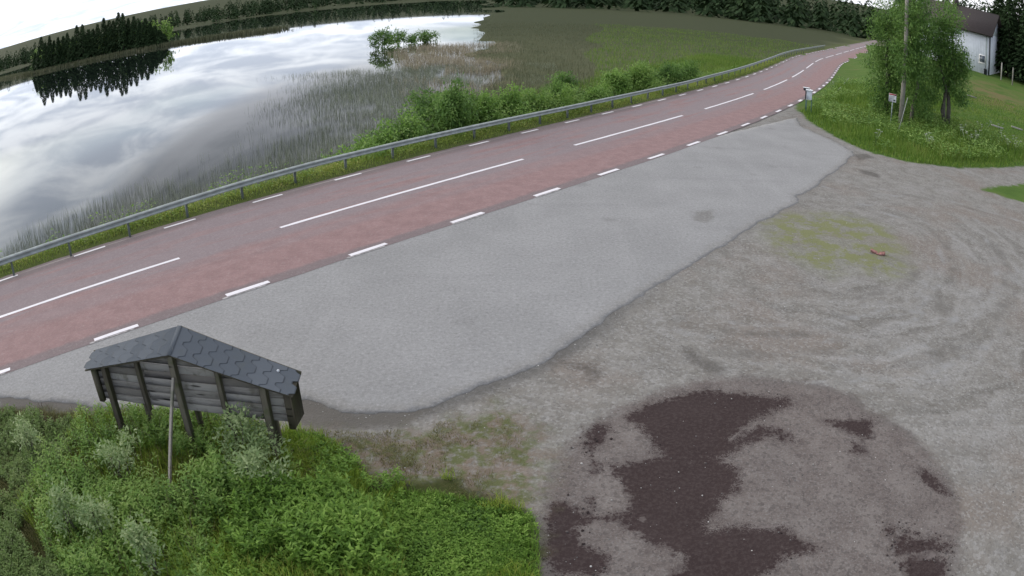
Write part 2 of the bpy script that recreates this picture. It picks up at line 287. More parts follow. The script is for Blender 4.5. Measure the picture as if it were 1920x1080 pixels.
def leaf_mat(name, cols, rough=.55, trans=.38, big=.6, spec=.25):
    t = NT(name); a = t.attr('tint'); nz = t.noise(t.pos(), big, 3)
    v = t.add(t.mul(a, .65), t.mul(t.add(nz, -.5), 1.1)); v = t.add(v, .18)
    k = len(cols) - 1
    return t.bsdf(t.ramp(v, [(i / k, c) for i, c in enumerate(cols)]), rough, None, spec, 0, trans)
def wood_mat(name, c0, c1, dirt, sc=(3, 30, 30), rough=.85):
    t = NT(name); o = t.obj(); a = t.attr('tint')
    g = t.noise(t.mapv(o, sc), 1.6, 6, .65, .6); g2 = t.noise(t.pos(), 5, 4)
    c = t.mix(t.ss(t.add(g, t.mul(t.add(a, -.5), .55)), .25, .75), c0, c1)
    c = t.mix(t.ss(g2, .52, .74), c, dirt)
    kn = t.voro(t.mapv(o, (1.1, 7, 7)), 1.0); c = t.mix(t.ss(kn, .14, .07), c, tuple(x * .35 for x in c0))
    return t.bsdf(c, rough, t.bump(g, .5, .006), .2)
def plain(name, c, rough=.5, metal=0., var=.25, scale=6, spec=.4):
    t = NT(name); nz = t.noise(t.pos(), scale, 5)
    return t.bsdf(t.mix(t.ss(nz, .35, .7), tuple(x * (1 - var) for x in c), c), rough, t.bump(nz, .08, .01), spec, metal)
M = {}
# ------------------------------------------------------------------ materials
def ground_mat():
    t = NT('ground'); p = t.pos()
    n1 = t.noise(p, .55, 5); n2 = t.noise(p, 2.2, 5, .6); n3 = t.noise(p, 9, 5, .65); n4 = t.noise(p, 34, 4, .7)
    w = lambda a, amp, nz=None: t.add(t.attr(a), t.mul(t.add(nz if nz is not None else n2, -.5), amp))
    # gravel yard: packed grey grit, paler loose stones pushed up by turning wheels, brown fines
    mr = t.attr('m_ring'); rng_ = t.add(t.attr('ring'), t.add(t.mul(t.add(n1, -.5), 1.5), t.mul(t.add(n2, -.5), .35)))
    ringv = t.n('ShaderNodeCombineXYZ'); t.put(ringv.inputs[0], t.mul(rng_, 1.9)); t.put(ringv.inputs[1], t.mul(t.noise(p, .22, 2), 3.0))
    rn = t.noise(ringv.outputs[0], 1.0, 5, .6)
    st = t.voro(p, 24, 'Color'); sb = t.n('ShaderNodeSeparateColor'); t.put(sb.inputs[0], st)
    g = t.mix(t.ss(n2, .3, .7), (.192, .180, .160), (.260, .248, .228))
    g = t.mix(t.mul(t.mul(t.ss(rn, .48, .66), mr), .75), g, (.305, .296, .282))
    g = t.mix(t.mul(t.mul(t.ss(rn, .47, .33), mr), .55), g, (.130, .122, .108))
    fv = t.n('ShaderNodeCombineXYZ'); t.put(fv.inputs[0], t.mul(rng_, 4.2)); t.put(fv.inputs[1], t.mul(t.noise(p, .35, 2), 4.0)); fr = t.noise(fv.outputs[0], 1.0, 4, .65)
    fm = t.mul(t.math('MINIMUM', t.add(mr, .25), 1.0), t.ss(t.attr('ring'), 7.5, 4.0)); g = t.mix(t.mul(t.mul(t.ss(fr, .50, .72), fm), .45), g, (.335, .335, .333)); g = t.mix(t.mul(t.mul(t.ss(fr, .50, .30), fm), .42), g, (.130, .122, .110))
    g = t.mix(t.mul(t.ss(t.noise(p, .30, 4, .6), .48, .66), .55), g, (.205, .166, .138))
    g = t.mix(t.mul(t.ss(t.noise(p, .45, 5, .65), .54, .68), .6), g, (.278, .268, .254))
    g = t.mix(t.mul(t.ss(sb.outputs[0], .5, 1.0), .36), g, (.40, .395, .385))
    g = t.mix(t.mul(t.ss(sb.outputs[1], .6, 1.0), .34), g, (.10, .094, .088))
    g = t.mix(t.mul(t.ss(n4, .68, .80), .8), g, (.50, .49, .47))
    arc = t.add(t.attr('d_arc'), t.mul(t.add(n3, -.5), .16)); g = t.mix(t.mul(t.mul(t.ss(arc, .22, .04), t.mul(t.ss(n2, .36, .6), t.ss(t.noise(p, .7, 3), .42, .58))), .6), g, (.125, .117, .105)); g = t.mix(t.mul(t.mul(t.ss(t.math('ABSOLUTE', t.add(arc, -.36)), .16, .03), t.mul(t.ss(n2, .62, .42), t.ss(t.noise(p, .85, 3), .44, .62))), .6), g, (.30, .30, .298))
    # packed old tarmac patch, lower right
    pd = t.add(w('d_patch', .30, n3), t.mul(t.add(n2, -.5), .35)); pf = t.ss(t.add(pd, t.mul(t.add(n4, -.5), .3)), .16, -.18)
    pc = t.mix(t.ss(n2, .32, .72), (.130, .107, .099), (.188, .163, .150))
    pc = t.mix(t.mul(t.ss(n4, .45, .75), .6), pc, (.30, .285, .27)); pc = t.mix(t.mul(t.ss(sb.outputs[1], .6, 1), .5), pc, (.07, .06, .058))
    g = t.mix(t.mul(pf, .9), g, pc)
    g = t.mix(t.mul(t.mul(t.mul(t.ss(pd, -.24, -.02), t.ss(pd, .10, .0)), t.ss(n1, .42, .6)), .42), g, (.10, .086, .080))
    nb_ = t.noise(p, 18, 5, .7); sd = t.add(w('d_stain', .34, n3), t.add(t.mul(t.add(nb_, -.5), .26), t.mul(t.add(n2, -.5), .16))); hi_ = t.noise(p, 55, 3, .8); fe = t.mul(t.add(hi_, -.5), t.add(.12, t.mul(t.ss(n1, .40, .65), .55))); sf = t.mul(t.ss(t.add(sd, fe), .05, -.05), t.ss(t.add(t.mul(n4, .6), t.mul(nb_, .8)), .97, .86))
    sc = t.mix(n2, (.036, .024, .0235), (.054, .038, .037)); g = t.mix(t.mul(sf, .97), g, sc)
    vs_ = t.voro(p, 1.9); vcol = t.n('ShaderNodeSeparateColor'); t.put(vcol.inputs[0], t.voro(p, 1.9, 'Color')); hoof = t.mul(t.mul(t.ss(t.math('ABSOLUTE', t.add(vs_, t.add(-.11, t.mul(t.add(nb_, -.5), .12)))), .035, .012), t.ss(vcol.outputs[0], .62, .66)), t.ss(sd, .15, .0)); g = t.mix(t.mul(hoof, .7), g, (.17, .145, .135))
    g = t.mix(t.mul(t.mul(t.ss(sd, .24, .0), t.ss(nb_, .45, .6)), .6), g, (.075, .058, .055))
    sm = t.add(w('d_smear', .3, n3), t.mul(t.add(n4, -.5), .2)); g = t.mix(t.mul(t.ss(sm, .12, -.12), .6), g, (.075, .067, .06))
    sc_ = t.add(t.attr('d_scr'), t.mul(t.add(n3, -.5), .05)); g = t.mix(t.mul(t.ss(sc_, .035, .008), t.mul(t.ss(n2, .35, .55), .75)), g, (.19, .165, .155))
    # dark dirt along the lay-by edge
    ad = w('d_apron', .30, n3); g = t.mix(t.mul(t.ss(ad, .40, .05), t.mul(t.attr('m_edge'), .8)), g, (.082, .080, .078))
    du = w('d_dust', .25, n3); g = t.mix(t.mul(t.ss(du, .12, -.1), .85), g, (.125, .115, .102))
    # moss and sparse growth
    mo = w('d_moss', 1.2, n2); mb_ = t.noise(p, 1.5, 5, .65); g = t.mix(t.mul(t.ss(mo, .30, -.6), t.ss(t.add(t.mul(mb_, .75), t.mul(n3, .25)), .45, .55)), g, (.190, .200, .072)); g = t.mix(t.mul(t.ss(mo, .6, -.4), .35), g, (.20, .205, .15)); g = t.mix(t.mul(t.ss(mo, .3, -.3), t.ss(nb_, .60, .68)), g, (.075, .075, .05))
    sp = w('d_sparse', .9, n2); sg_ = t.mix(t.ss(t.noise(p, 3.3, 4, .6), .42, .58), (.178, .140, .105), (.105, .118, .042)); g = t.mix(t.mul(t.ss(sp, .25, -.35), t.mul(t.ss(n3, .28, .56), .9)), g, sg_)
    sg2 = t.mix(n2, (.30, .27, .25), (.22, .165, .135)); g = t.mix(t.mul(t.mul(t.ss(sp, .25, -.3), t.ss(n2, .56, .72)), .6), g, sg2)
    # soil under plants
    ve = w('d_veg', .5, n2); vc = t.ramp(n3, [(0.2, (.030, .034, .014)), (.5, (.050, .060, .018)), (.8, (.085, .075, .035))])
    g = t.mix(t.ss(ve, .12, -.14), g, vc)
    hv = w('d_hill', .7, n2); hc = t.ramp(t.add(t.mul(n1, .7), t.mul(n3, .3)), [(.25, (.050, .092, .018)), (.48, (.078, .140, .026)), (.62, (.105, .140, .038)), (.75, (.140, .132, .055))])
    hc = t.mix(t.mul(t.attr('m_yellow'), t.ss(n1, .3, .6)), hc, (.150, .130, .055))
    g = t.mix(t.ss(hv, .18, -.2), g, hc)
    bk = w('d_bank', .4, n3); bc = t.ramp(n3, [(.25, (.050, .070, .018)), (.55, (.085, .110, .028)), (.8, (.11, .105, .045))])
    g = t.mix(t.ss(bk, .10, -.08), g, bc)
    mz = t.attr('m_marsh'); mc = t.ramp(n1, [(.3, (.075, .085, .042)), (.7, (.105, .110, .056))]); g = t.mix(mz, g, mc)
    far = t.attr('m_far'); g = t.mix(far, g, (.045, .055, .022))
    h = t.add(t.mul(n4, .5), t.add(t.mul(n3, .7), t.mul(t.voro(p, 30), .35)))
    return t.bsdf(g, .95, t.bump(h, .55, .025), .12)
M['ground'] = ground_mat()
def asphalt_mat(name, road):
    t = NT(name); p = t.pos(); n1 = t.noise(p, .5, 4); n2 = t.noise(p, 2.5, 5, .6); n4 = t.noise(p, 46, 4, .75); n5 = t.noise(p, 110, 2, .7)
    if road:
        lat = t.attr('lat'); s_ = t.attr('run'); v = t.n('ShaderNodeCombineXYZ'); t.put(v.inputs[0], t.mul(s_, .22)); t.put(v.inputs[1], t.mul(lat, 1.9))
        ns = t.noise(v.outputs[0], 1.0, 6, .6, .4)
        c = t.mix(t.ss(n2, .3, .7), (.258, .160, .154), (.312, .198, .190))
        # worn greyer wheel tracks and centre seam
        wt = lambda c0, w_: t.ss(t.math('ABSOLUTE', t.add(lat, -c0)), w_, w_ * .25)
        wear = t.add(t.add(wt(.1, 1.0), t.mul(wt(2.0, .8), 1.0)), t.add(t.mul(wt(.95, .6), .7), t.mul(wt(-1.0, .5), .35)))
        c = t.mix(t.math('MINIMUM', t.mul(t.mul(t.ss(ns, .33, .54), wear), 1.0), .68), c, (.238, .212, .222))
        c = t.mix(t.mul(t.ss(ns, .40, .24), .40), c, (.165, .122, .122))
        ed = t.ss(t.add(lat, t.mul(t.add(n2, -.5), .22)), -2.66, -2.84); c = t.mix(t.mul(ed, .75), c, (.175, .150, .152))
        e2 = t.ss(t.add(lat, t.mul(t.add(n2, -.5), .3)), 2.35, 2.75); c = t.mix(t.mul(e2, .75), c, (.160, .142, .142))
        old = t.mul(t.ss(t.math('ABSOLUTE', t.add(lat, -2.98)), .06, .03), t.ss(ns, .44, .60)); c = t.mix(t.mul(old, .6), c, (.42, .38, .35))
    else:
        c = t.mix(t.ss(n1, .3, .7), (.266, .264, .260), (.308, .305, .301)); c = t.mix(t.mul(t.ss(n2, .55, .8), .35), c, (.20, .20, .205))
        ln = t.noise(t.mapv(p, (.9, .12, 1), (0, 0, -.75)), 1.2, 4, .6); c = t.mix(t.mul(t.ss(ln, .50, .70), .22), c, (.375, .37, .365))
        sm = t.add(t.attr('d_smear'), t.mul(t.add(n2, -.5), .5)); c = t.mix(t.mul(t.ss(sm, .1, -.12), .55), c, (.125, .115, .10))
        l2 = t.noise(t.mapv(p, (.10, .8, 1), (0, 0, -.78)), 1.5, 4, .6); c = t.mix(t.mul(t.ss(l2, .54, .70), .25), c, (.205, .203, .203))
        ed = t.add(t.attr('d_edge'), t.mul(t.add(n2, -.5), .45)); c = t.mix(t.mul(t.ss(ed, -.35, -.02), .45), c, (.175, .168, .155))
        sp_ = t.voro(p, .55); c = t.mix(t.mul(t.ss(t.add(sp_, t.mul(t.add(n2, -.5), .3)), .16, .03), .35), c, (.16, .155, .15))
        gr = t.mul(t.ss(t.add(t.attr('d_edge'), t.mul(t.add(t.noise(p, 5, 5), -.5), .9)), -.40, .05), .75); c = t.mix(t.mul(gr, t.attr('m_grit')), c, (.26, .25, .235))
    n6 = t.noise(p, 15, 6, .8); kk_ = .20 if road else .42; c = t.mix(t.mul(t.ss(n6, .50, .66), kk_), c, (.44, .435, .435)); c = t.mix(t.mul(t.ss(n6, .50, .34), kk_), c, (.12, .115, .115)); c = t.mix(t.mul(t.ss(n4, .52, .80), .5), c, (.46, .45, .45)); c = t.mix(t.mul(t.ss(n5, .55, .8), .45), c, (.07, .065, .065))
    return t.bsdf(c, .88, t.bump(t.add(n4, n5), .35, .012), .25)
M['road'] = asphalt_mat('red_asphalt', True); M['apron'] = asphalt_mat('grey_asphalt', False)
def paint_mat():
    t = NT('road_paint'); p = t.pos(); n = t.noise(p, 14, 5, .7); n2 = t.noise(p, 3, 3)
    c = t.mix(t.ss(n, .60, .78), (.80, .77, .79), (.40, .36, .36)); c = t.mix(t.mul(t.ss(n2, .5, .75), .3), c, (.62, .60, .60))
    return t.bsdf(c, .6, t.bump(n, .2, .004), .35)
M['paint'] = paint_mat()
M['worn_paint'] = plain('worn_paint', (.50, .47, .46), .8, 0, .5, 9)
def water_mat():
    t = NT('river_water'); p = t.pos(); n = t.noise(t.mapv(p, (1, .6, 1), (0, 0, .5)), 1.1, 3, .5); n2 = t.noise(p, .05, 3)
    sh = t.attr('shallow'); c = t.mix(sh, (.010, .015, .014), (.050, .054, .034))
    c = t.mix(t.mul(sh, t.ss(t.noise(p, .8, 4), .4, .7)), c, (.040, .046, .024))
    o = t.n('ShaderNodeBsdfPrincipled'); t.put(o.inputs['Base Color'], c); o.inputs['Roughness'].default_value = .02
    o.inputs['IOR'].default_value = 1.33; o.inputs['Specular IOR Level'].default_value = .5
    t.put(o.inputs['Normal'], t.bump(t.mul(n, t.ss(n2, .3, .7)), .025, .03)); t.nt.links.new(o.outputs[0], t.out.inputs[0]); return t.m
M['water'] = water_mat()
M['galv'] = plain('galvanised_steel', (.40, .44, .425), .6, .25, .25, 4)
M['galv_post'] = plain('weathered_post_steel', (.15, .175, .165), .7, .2, .3, 5)
M['plank'] = wood_mat('weathered_plank', (.20, .182, .160), (.36, .338, .305), (.165, .152, .12))
M['post'] = wood_mat('dark_mossy_post', (.078, .068, .050), (.150, .136, .102), (.095, .100, .055), (25, 25, 3))
M['grey_wood'] = wood_mat('grey_weathered_wood', (.16, .148, .13), (.29, .275, .25), (.15, .16, .12), (25, 25, 3))
def shingle_mat():
    t = NT('roof_shingle'); p = t.pos(); a = t.attr('tint'); n = t.noise(p, 160, 2, .7); n2 = t.noise(p, 4, 4)
    c = t.mix(a, (.094, .107, .123), (.122, .136, .153)); c = t.mix(t.mul(t.ss(n2, .5, .75), .5), c, (.105, .115, .112)); c = t.mix(t.mul(t.ss(n, .58, .8), .5), c, (.19, .20, .21))
    return t.bsdf(c, .9, t.bump(n, .4, .004), .2)
M['shingle'] = shingle_mat(); M['edge'] = plain('shingle_edge', (.086, .097, .111), .9)
M['white_metal'] = plain('white_sheet_metal', (.74, .77, .80), .45, 0, .12, 9)
M['dark_metal'] = plain('dark_sheet_metal', (.05, .055, .07), .5)
M['green_post'] = plain('green_painted_post', (.10, .19, .16), .5)
M['sign_white'] = plain('sign_white', (.78, .78, .76), .4, 0, .08); M['sign_red'] = plain('sign_red', (.42, .05, .06), .4)
M['sign_text'] = plain('sign_text', (.07, .07, .08), .5); M['grey_post'] = plain('grey_sign_post', (.33, .38, .37), .45, .3)
M['pole_wood'] = wood_mat('pole_wood', (.24, .225, .195), (.40, .38, .34), (.17, .17, .12), (20, 20, 1.5))
M['pale_pipe'] = plain('pale_plastic_pipe', (.34, .35, .31), .5)
M['house_wall'] = plain('white_painted_boards', (.76, .79, .84), .7, 0, .10, 2)
M['house_shade'] = plain('painted_house_shade', (.03, .032, .045), .6); M['house_roof'] = plain('dark_roof_tiles', (.06, .045, .042), .8)
M['glass'] = plain('window_glass', (.10, .12, .15), .08, 0, .2, 2, .6)
M['brick'] = plain('red_fired_clay', (.40, .20, .18), .9, 0, .45, 24)
M['bark'] = wood_mat('tree_bark', (.055, .048, .040), (.16, .145, .125), (.06, .07, .04), (14, 14, 3))
M['stone'] = (lambda t: t.bsdf(t.ramp(t.attr('tint'), [(0, (.10, .095, .09)), (.5, (.28, .27, .26)), (.8, (.42, .41, .39)), (1, (.66, .64, .60))]), .9, t.bump(t.noise(t.pos(), 60, 3), .3, .005), .2))(NT('gravel_stone'))
M['clod'] = (lambda t: t.bsdf(t.ramp(t.attr('tint'), [(0, (.035, .026, .026)), (.6, (.075, .060, .056)), (1, (.17, .15, .14))]), .95, None, .1))(NT('soil_clod'))
M['lf_willowherb'] = leaf_mat('broad_green_leaves', [(0.057, 0.121, 0.023), (0.133, 0.248, 0.038), (0.228, 0.38, 0.064), (0.355, 0.509, 0.113)], big=1.3)
M['lf_mid'] = leaf_mat('mixed_herb_leaves', [(0.09, 0.166, 0.044), (0.167, 0.296, 0.064), (0.276, 0.417, 0.102), (0.37, 0.466, 0.15)])
M['lf_dull'] = leaf_mat('dull_heath_leaves', [(0.1, 0.111, 0.038), (0.125, 0.194, 0.051), (0.188, 0.279, 0.082), (0.263, 0.333, 0.116)])
M['lf_pale'] = leaf_mat('pale_willow_leaves', [(0.149, 0.229, 0.089), (0.222, 0.321, 0.13), (0.324, 0.413, 0.194), (0.456, 0.532, 0.28)])
M['lf_bush'] = leaf_mat('willow_bush_leaves', [(0.062, 0.127, 0.029), (0.141, 0.261, 0.053), (0.247, 0.402, 0.09), (0.38, 0.527, 0.151)], big=.9)
M['lf_rowan'] = leaf_mat('tree_leaves', [(0.048, 0.102, 0.028), (0.105, 0.206, 0.049), (0.18, 0.309, 0.073), (0.277, 0.411, 0.113)], big=.8)
M['lf_spruce'] = leaf_mat('spruce_needles', [(0.013, 0.024, 0.01), (0.024, 0.046, 0.017), (0.039, 0.068, 0.028), (0.052, 0.085, 0.03)], .8, .05, .05, .1)
M['gr_verge'] = leaf_mat('verge_grass', [(0.125, 0.178, 0.034), (0.22, 0.316, 0.054), (0.331, 0.405, 0.085), (0.453, 0.418, 0.15)], trans=.3)
M['gr_hill'] = leaf_mat('meadow_grass', [(0.069, 0.143, 0.022), (0.123, 0.226, 0.032), (0.185, 0.292, 0.046), (0.273, 0.312, 0.076)], trans=.3, big=.35)
M['gr_lush'] = leaf_mat('lush_grass', [(0.127, 0.214, 0.033), (0.223, 0.337, 0.043), (0.322, 0.425, 0.066), (0.482, 0.437, 0.123)], trans=.3)
M['gr_dry'] = leaf_mat('dry_sparse_grass', [(0.128, 0.105, 0.054), (0.179, 0.164, 0.067), (0.224, 0.217, 0.09), (0.314, 0.254, 0.149)], trans=.2, big=1.5)
M['gr_sedge'] = leaf_mat('sedge', [(0.067, 0.077, 0.042), (0.105, 0.116, 0.059), (0.145, 0.152, 0.081), (0.186, 0.175, 0.105)], trans=.2, big=.15)
M['gr_reed'] = leaf_mat('reed_stalks', [(0.108, 0.126, 0.078), (0.182, 0.205, 0.133), (0.29, 0.315, 0.215), (0.45, 0.484, 0.355)], trans=.1, big=.12)
M['gr_dead'] = leaf_mat('dead_reeds', [(0.218, 0.184, 0.116), (0.328, 0.273, 0.184), (0.424, 0.37, 0.259), (0.519, 0.451, 0.341)], trans=.15, big=.2)
M['brown'] = leaf_mat('dead_brown_stalks', [(0.077, 0.052, 0.04), (0.116, 0.081, 0.058), (0.169, 0.116, 0.089), (0.216, 0.161, 0.116)], trans=.05)
M['umbel'] = plain('white_umbels', (.42, .47, .34), .7, 0, .1); M['stem'] = plain('green_stems', (.06, .10, .03), .7)
# ------------------------------------------------------------------ ground
def axis(lo, hi, st, far):
    a = [hi]; d = st
    while a[-1] < far: d *= 1.12; a.append(a[-1] + d)
    b = [lo]; d = st
    while b[-1] > -far: d *= 1.12; b.append(b[-1] - d)
    return np.concatenate([b[:0:-1], np.arange(lo, hi, st), a])
gx = axis(-13, 26, .13, 3400); gy = axis(2.5, 38, .13, 3400)
XX, YY = np.meshgrid(gx, gy); nx, ny = len(gx), len(gy); xf, yf = XX.ravel(), YY.ravel()
zf = height(xf, yf); Lf, Sf = lat_s(xf, yf)
near = (np.hypot(xf, yf) < 70)
def nsdf(polys, far=9.0):
    out = np.full(len(xf), far)
    for p in polys:
        p = np.asarray(p, float); k = near & (xf > p[:, 0].min() - 6) & (xf < p[:, 0].max() + 6) & (yf > p[:, 1].min() - 6) & (yf < p[:, 1].max() + 6)
        out[k] = np.minimum(out[k], sdf(p, xf[k], yf[k]))
    return out
hill_sd = np.full(len(xf), 9.0); hk = (np.hypot(xf, yf) < 500); hill_sd[hk] = sdf(P['hillgrass'], xf[hk], yf[hk]); hill_sd[~hk & (Lf < 0)] = -9
hill_sd = np.minimum(hill_sd, nsdf([P['tri']])); hill_sd = np.where((Lf < -3.5) & (Sf > 30.0), np.minimum(hill_sd, -(-Lf - 3.7)), hill_sd)
small = .028 * vnoise(xf, yf, 1.3, 11) + .018 * vnoise(xf, yf, 4.0, 12)
dap = nsdf([P['apron']])
zf = zf + np.where((np.abs(Lf) > 3.6), small, 0) * np.where(dap < .3, .0, 1) - np.where((Lf > -3.3) & (Lf < 3.2), .012, 0) - np.where(dap < -.30, .012, 0)
RC = np.array([8.6, 14.6]); ra = np.arctan2(yf - RC[1], xf - RC[0]); rd_ = np.hypot(xf - RC[0], yf - RC[1])
RING = smooth(.8, 2.6, rd_) * smooth(10.5, 5.5, rd_) * np.maximum(smooth(-2.9, -2.2, ra) * smooth(.9, .2, ra), .22)
YEL = smooth(1.0, -2.0, sdf(P['yellow'], xf, yf)) * (np.hypot(xf, yf) < 90)
ARC = np.full(len(xf), 9.0)
for a_ in P['arcs']: ARC[near] = np.minimum(ARC[near], seg_d(xf[near], yf[near], np.asarray(a_, float)))
SCR = np.full(len(xf), 9.0)
for a_ in P['scratches']: SCR[near] = np.minimum(SCR[near], seg_d(xf[near], yf[near], np.asarray(a_, float)))
ii = (np.arange(ny - 1)[:, None] * nx + np.arange(nx - 1)).ravel()
ground = mesh_obj('ground', np.column_stack([xf, yf, zf]), np.stack([ii, ii + 1, ii + nx + 1, ii + nx], 1), M['ground'], None, {
    'd_patch': nsdf([P['patch']]), 'd_stain': nsdf(P['stains']), 'd_smear': nsdf(P['smears']), 'd_moss': nsdf([P['moss']]), 'd_sparse': nsdf([P['sparse']]),
    'd_veg': nsdf([P['veg']]), 'd_apron': dap, 'd_dust': nsdf([P['dust'], P['dust2']]), 'd_hill': hill_sd, 'd_bank': 3.12 - Lf, 'ring': np.abs(nsdf([P['rubble_island']])) ,
    'm_edge': smooth(3.5, 1.0, xf) * .65 + .12, 'm_ring': RING, 'd_arc': ARC, 'd_scr': SCR, 'm_yellow': YEL, 'm_marsh': marsh_mask(xf, yf) * (Lf > 6), 'm_far': smooth(60, 140, np.hypot(xf, yf)) * ((Lf > 8))}, True)
tag(ground, kind='structure')
# water
wx = axis(-60, 20, 1.0, 3200); wy = axis(0, 90, 1.0, 3200); WX, WY = np.meshgrid(wx, wy); a, b = len(wx), len(wy); wxf, wyf = WX.ravel(), WY.ravel()
wl_, ws_ = lat_s(wxf, wyf); shal = np.maximum(smooth(16, 6, wl_ + 3 * vnoise(wxf, wyf, .15, 4)) * .9, smooth(-18, -4, np.degrees(np.arctan2(wxf, wyf))) * smooth(24, 36, wyf) * smooth(140, 70, wyf))
keep_i = (np.arange(b - 1)[:, None] * a + np.arange(a - 1)).ravel(); keep_i = keep_i[(wl_[keep_i] > 3.8)]
water = tag(mesh_obj('water', np.column_stack([wxf, wyf, np.full(len(wxf), WATER)]), np.stack([keep_i, keep_i + 1, keep_i + a + 1, keep_i + a], 1), M['water'], None, {'shallow': shal}, True), kind='structure')
# ------------------------------------------------------------------ lay-by asphalt with a ragged lip
def rough_outline(poly, step, amp, seed):
    poly = np.asarray(poly, float); out = []
    for p, q in zip(poly, np.roll(poly, -1, 0)):
        k = max(1, int(np.hypot(*(q - p)) / step)); out.append(p + (q - p) * (np.arange(k) / k)[:, None])
    o = np.concatenate(out); nrm = np.roll(o, -6, 0) - np.roll(o, 6, 0); nrm = unit(np.stack([nrm[:, 1], -nrm[:, 0]], 1))
    return o + nrm * (amp * (vnoise(o[:, 0], o[:, 1], 2.2, seed) * 1.6 + vnoise(o[:, 0], o[:, 1], 6, seed + 1) * .9 + vnoise(o[:, 0], o[:, 1], 13, seed + 2) * .35))[:, None]
ap = np.asarray(P['apron']); far_edge = rp(np.arange(29.0, -26, -1.0), -2.6)[:, :2]
left_ext = np.array([[-30, 0], [-22, 4]])
outline = np.concatenate([rough_outline(ap, .07, .07, 21)[:-8], far_edge])
res_ = .12
ax_ = np.arange(outline[:, 0].min(), outline[:, 0].max() + res_, res_); ay_ = np.arange(outline[:, 1].min(), outline[:, 1].max() + res_, res_)
from mathutils.geometry import delaunay_2d_cdt
def fill(name, ol, z, th, mat, attrs_fn):
    gx_, gy_ = np.meshgrid(ax_[::3], ay_[::3]); q = np.column_stack([gx_.ravel(), gy_.ravel()]); q = q[inside(ol, q[:, 0], q[:, 1])]
    c_ = np.mean(P['smears'][2], 0); fx, fy = np.meshgrid(np.arange(-1, 1, .07), np.arange(-1.3, 1.3, .07)); q = np.concatenate([q, np.column_stack([fx.ravel(), fy.ravel()]) + c_])
    hx, hy = np.meshgrid(ax_, ay_); e_ = np.column_stack([hx.ravel(), hy.ravel()]); de = seg_d(e_[:, 0], e_[:, 1], ap); q = np.concatenate([q, e_[(de < .75) & inside(ol, e_[:, 0], e_[:, 1])] + .013])
    q = q[sdf(ol, q[:, 0], q[:, 1]) < -.06]
    ol = np.asarray(ol, float); n = len(ol); vs, es, fs, *_ = delaunay_2d_cdt([Vector(p) for p in np.concatenate([ol, q])], [(i, (i + 1) % n) for i in range(n)], [], 0, 1e-5)
    V = np.array([tuple(v) for v in vs]); T = np.array([f for f in fs if len(f) == 3]); c = V[T].mean(1); T = T[inside(ol, c[:, 0], c[:, 1])]
    e = np.concatenate([T[:, [0, 1]], T[:, [1, 2]], T[:, [2, 0]]]); keys = {}
    for i, j in e: keys[(int(i), int(j))] = 1
    rim = np.array([(i, j) for (i, j) in keys if (j, i) not in keys]); m = len(V)
    o = mesh_obj(name, np.concatenate([np.column_stack([V, np.full(m, z)]), np.column_stack([V, np.full(m, z - th)])]), [T, np.stack([rim[:, 1], rim[:, 0], rim[:, 0] + m, rim[:, 1] + m], 1)], mat, None, {k: np.concatenate([v, v]) for k, v in attrs_fn(V[:, 0], V[:, 1]).items()})
    return o
def ap_attr(x, y):
    d = np.full(len(x), 9.0)
    for p in P['smears']: d = np.minimum(d, sdf(p, x, y))
    return {'d_smear': d, 'd_edge': -seg_d(x, y, ap), 'm_grit': np.maximum(smooth(8, 10.5, x), .55)}
apron = tag(fill('parking_area', outline, .007, .03, M['apron'], ap_attr), kind='structure')
# ------------------------------------------------------------------ road
sr = np.arange(-58, 255, .5); lats = np.concatenate([[-3.12], np.arange(-3.0, 3.01, .5), [3.14, 3.26]])
Vr = np.concatenate([rp(sr, np.full(len(sr), l) + (.05 * vnoise(sr, sr * 0 + l, .9, 31) if abs(l) > 3.1 else 0), .009 + .035 * (1 - (l / 3.2) ** 2)) for l in lats])
ns_ = len(sr); qi = (np.arange(len(lats) - 1)[:, None] * ns_ + np.arange(ns_ - 1)).ravel()
road = tag(mesh_obj('road', Vr, np.stack([qi, qi + 1, qi + ns_ + 1, qi + ns_], 1), M['road'], None, {'lat': np.repeat(lats, ns_), 'run': np.tile(sr, len(lats))}, True), kind='structure')
def rz(l): return .009 + .035 * (1 - (l / 3.2) ** 2)
def dash(name, s0, s1, l, w, mat, dz=.004):
    s = np.linspace(s0, s1, max(2, int((s1 - s0) / .5) + 1)); k = len(s)
    jit = rng.normal(0, .006, (2, k))
    A = rp(s, l - w / 2 + jit[0], rz(abs(l) - w / 2) + dz); B = rp(s, l + w / 2 + jit[1], rz(abs(l) + w / 2) + dz)
    i = np.arange(k - 1); return mesh_obj(name, np.concatenate([A, B]), np.stack([i, i + 1, i + k + 1, i + k], 1), mat, road)
for i in range(-3, 16): dash('center_dash', i * 12, i * 12 + 9.12, 0, .13, M['paint'])
for i in range(-8, 48):
    s0 = -5.47059 + 3 * i; dash('edge_dash', s0, s0 + 1.05, 2.91, .12, M['paint'])
for i in range(-6, 55):
    s0 = -5.80658 + 3 * i; dash('edge_dash', s0 + (.06 if i < 3 else 0), s0 + 1.06, -3.0, .15 if i < 12 else .19, M['paint'], .006)
    if i < 5: dash('worn_edge_dash', s0 - .06, s0 + .95, -3.085, .09, M['worn_paint'], .003)
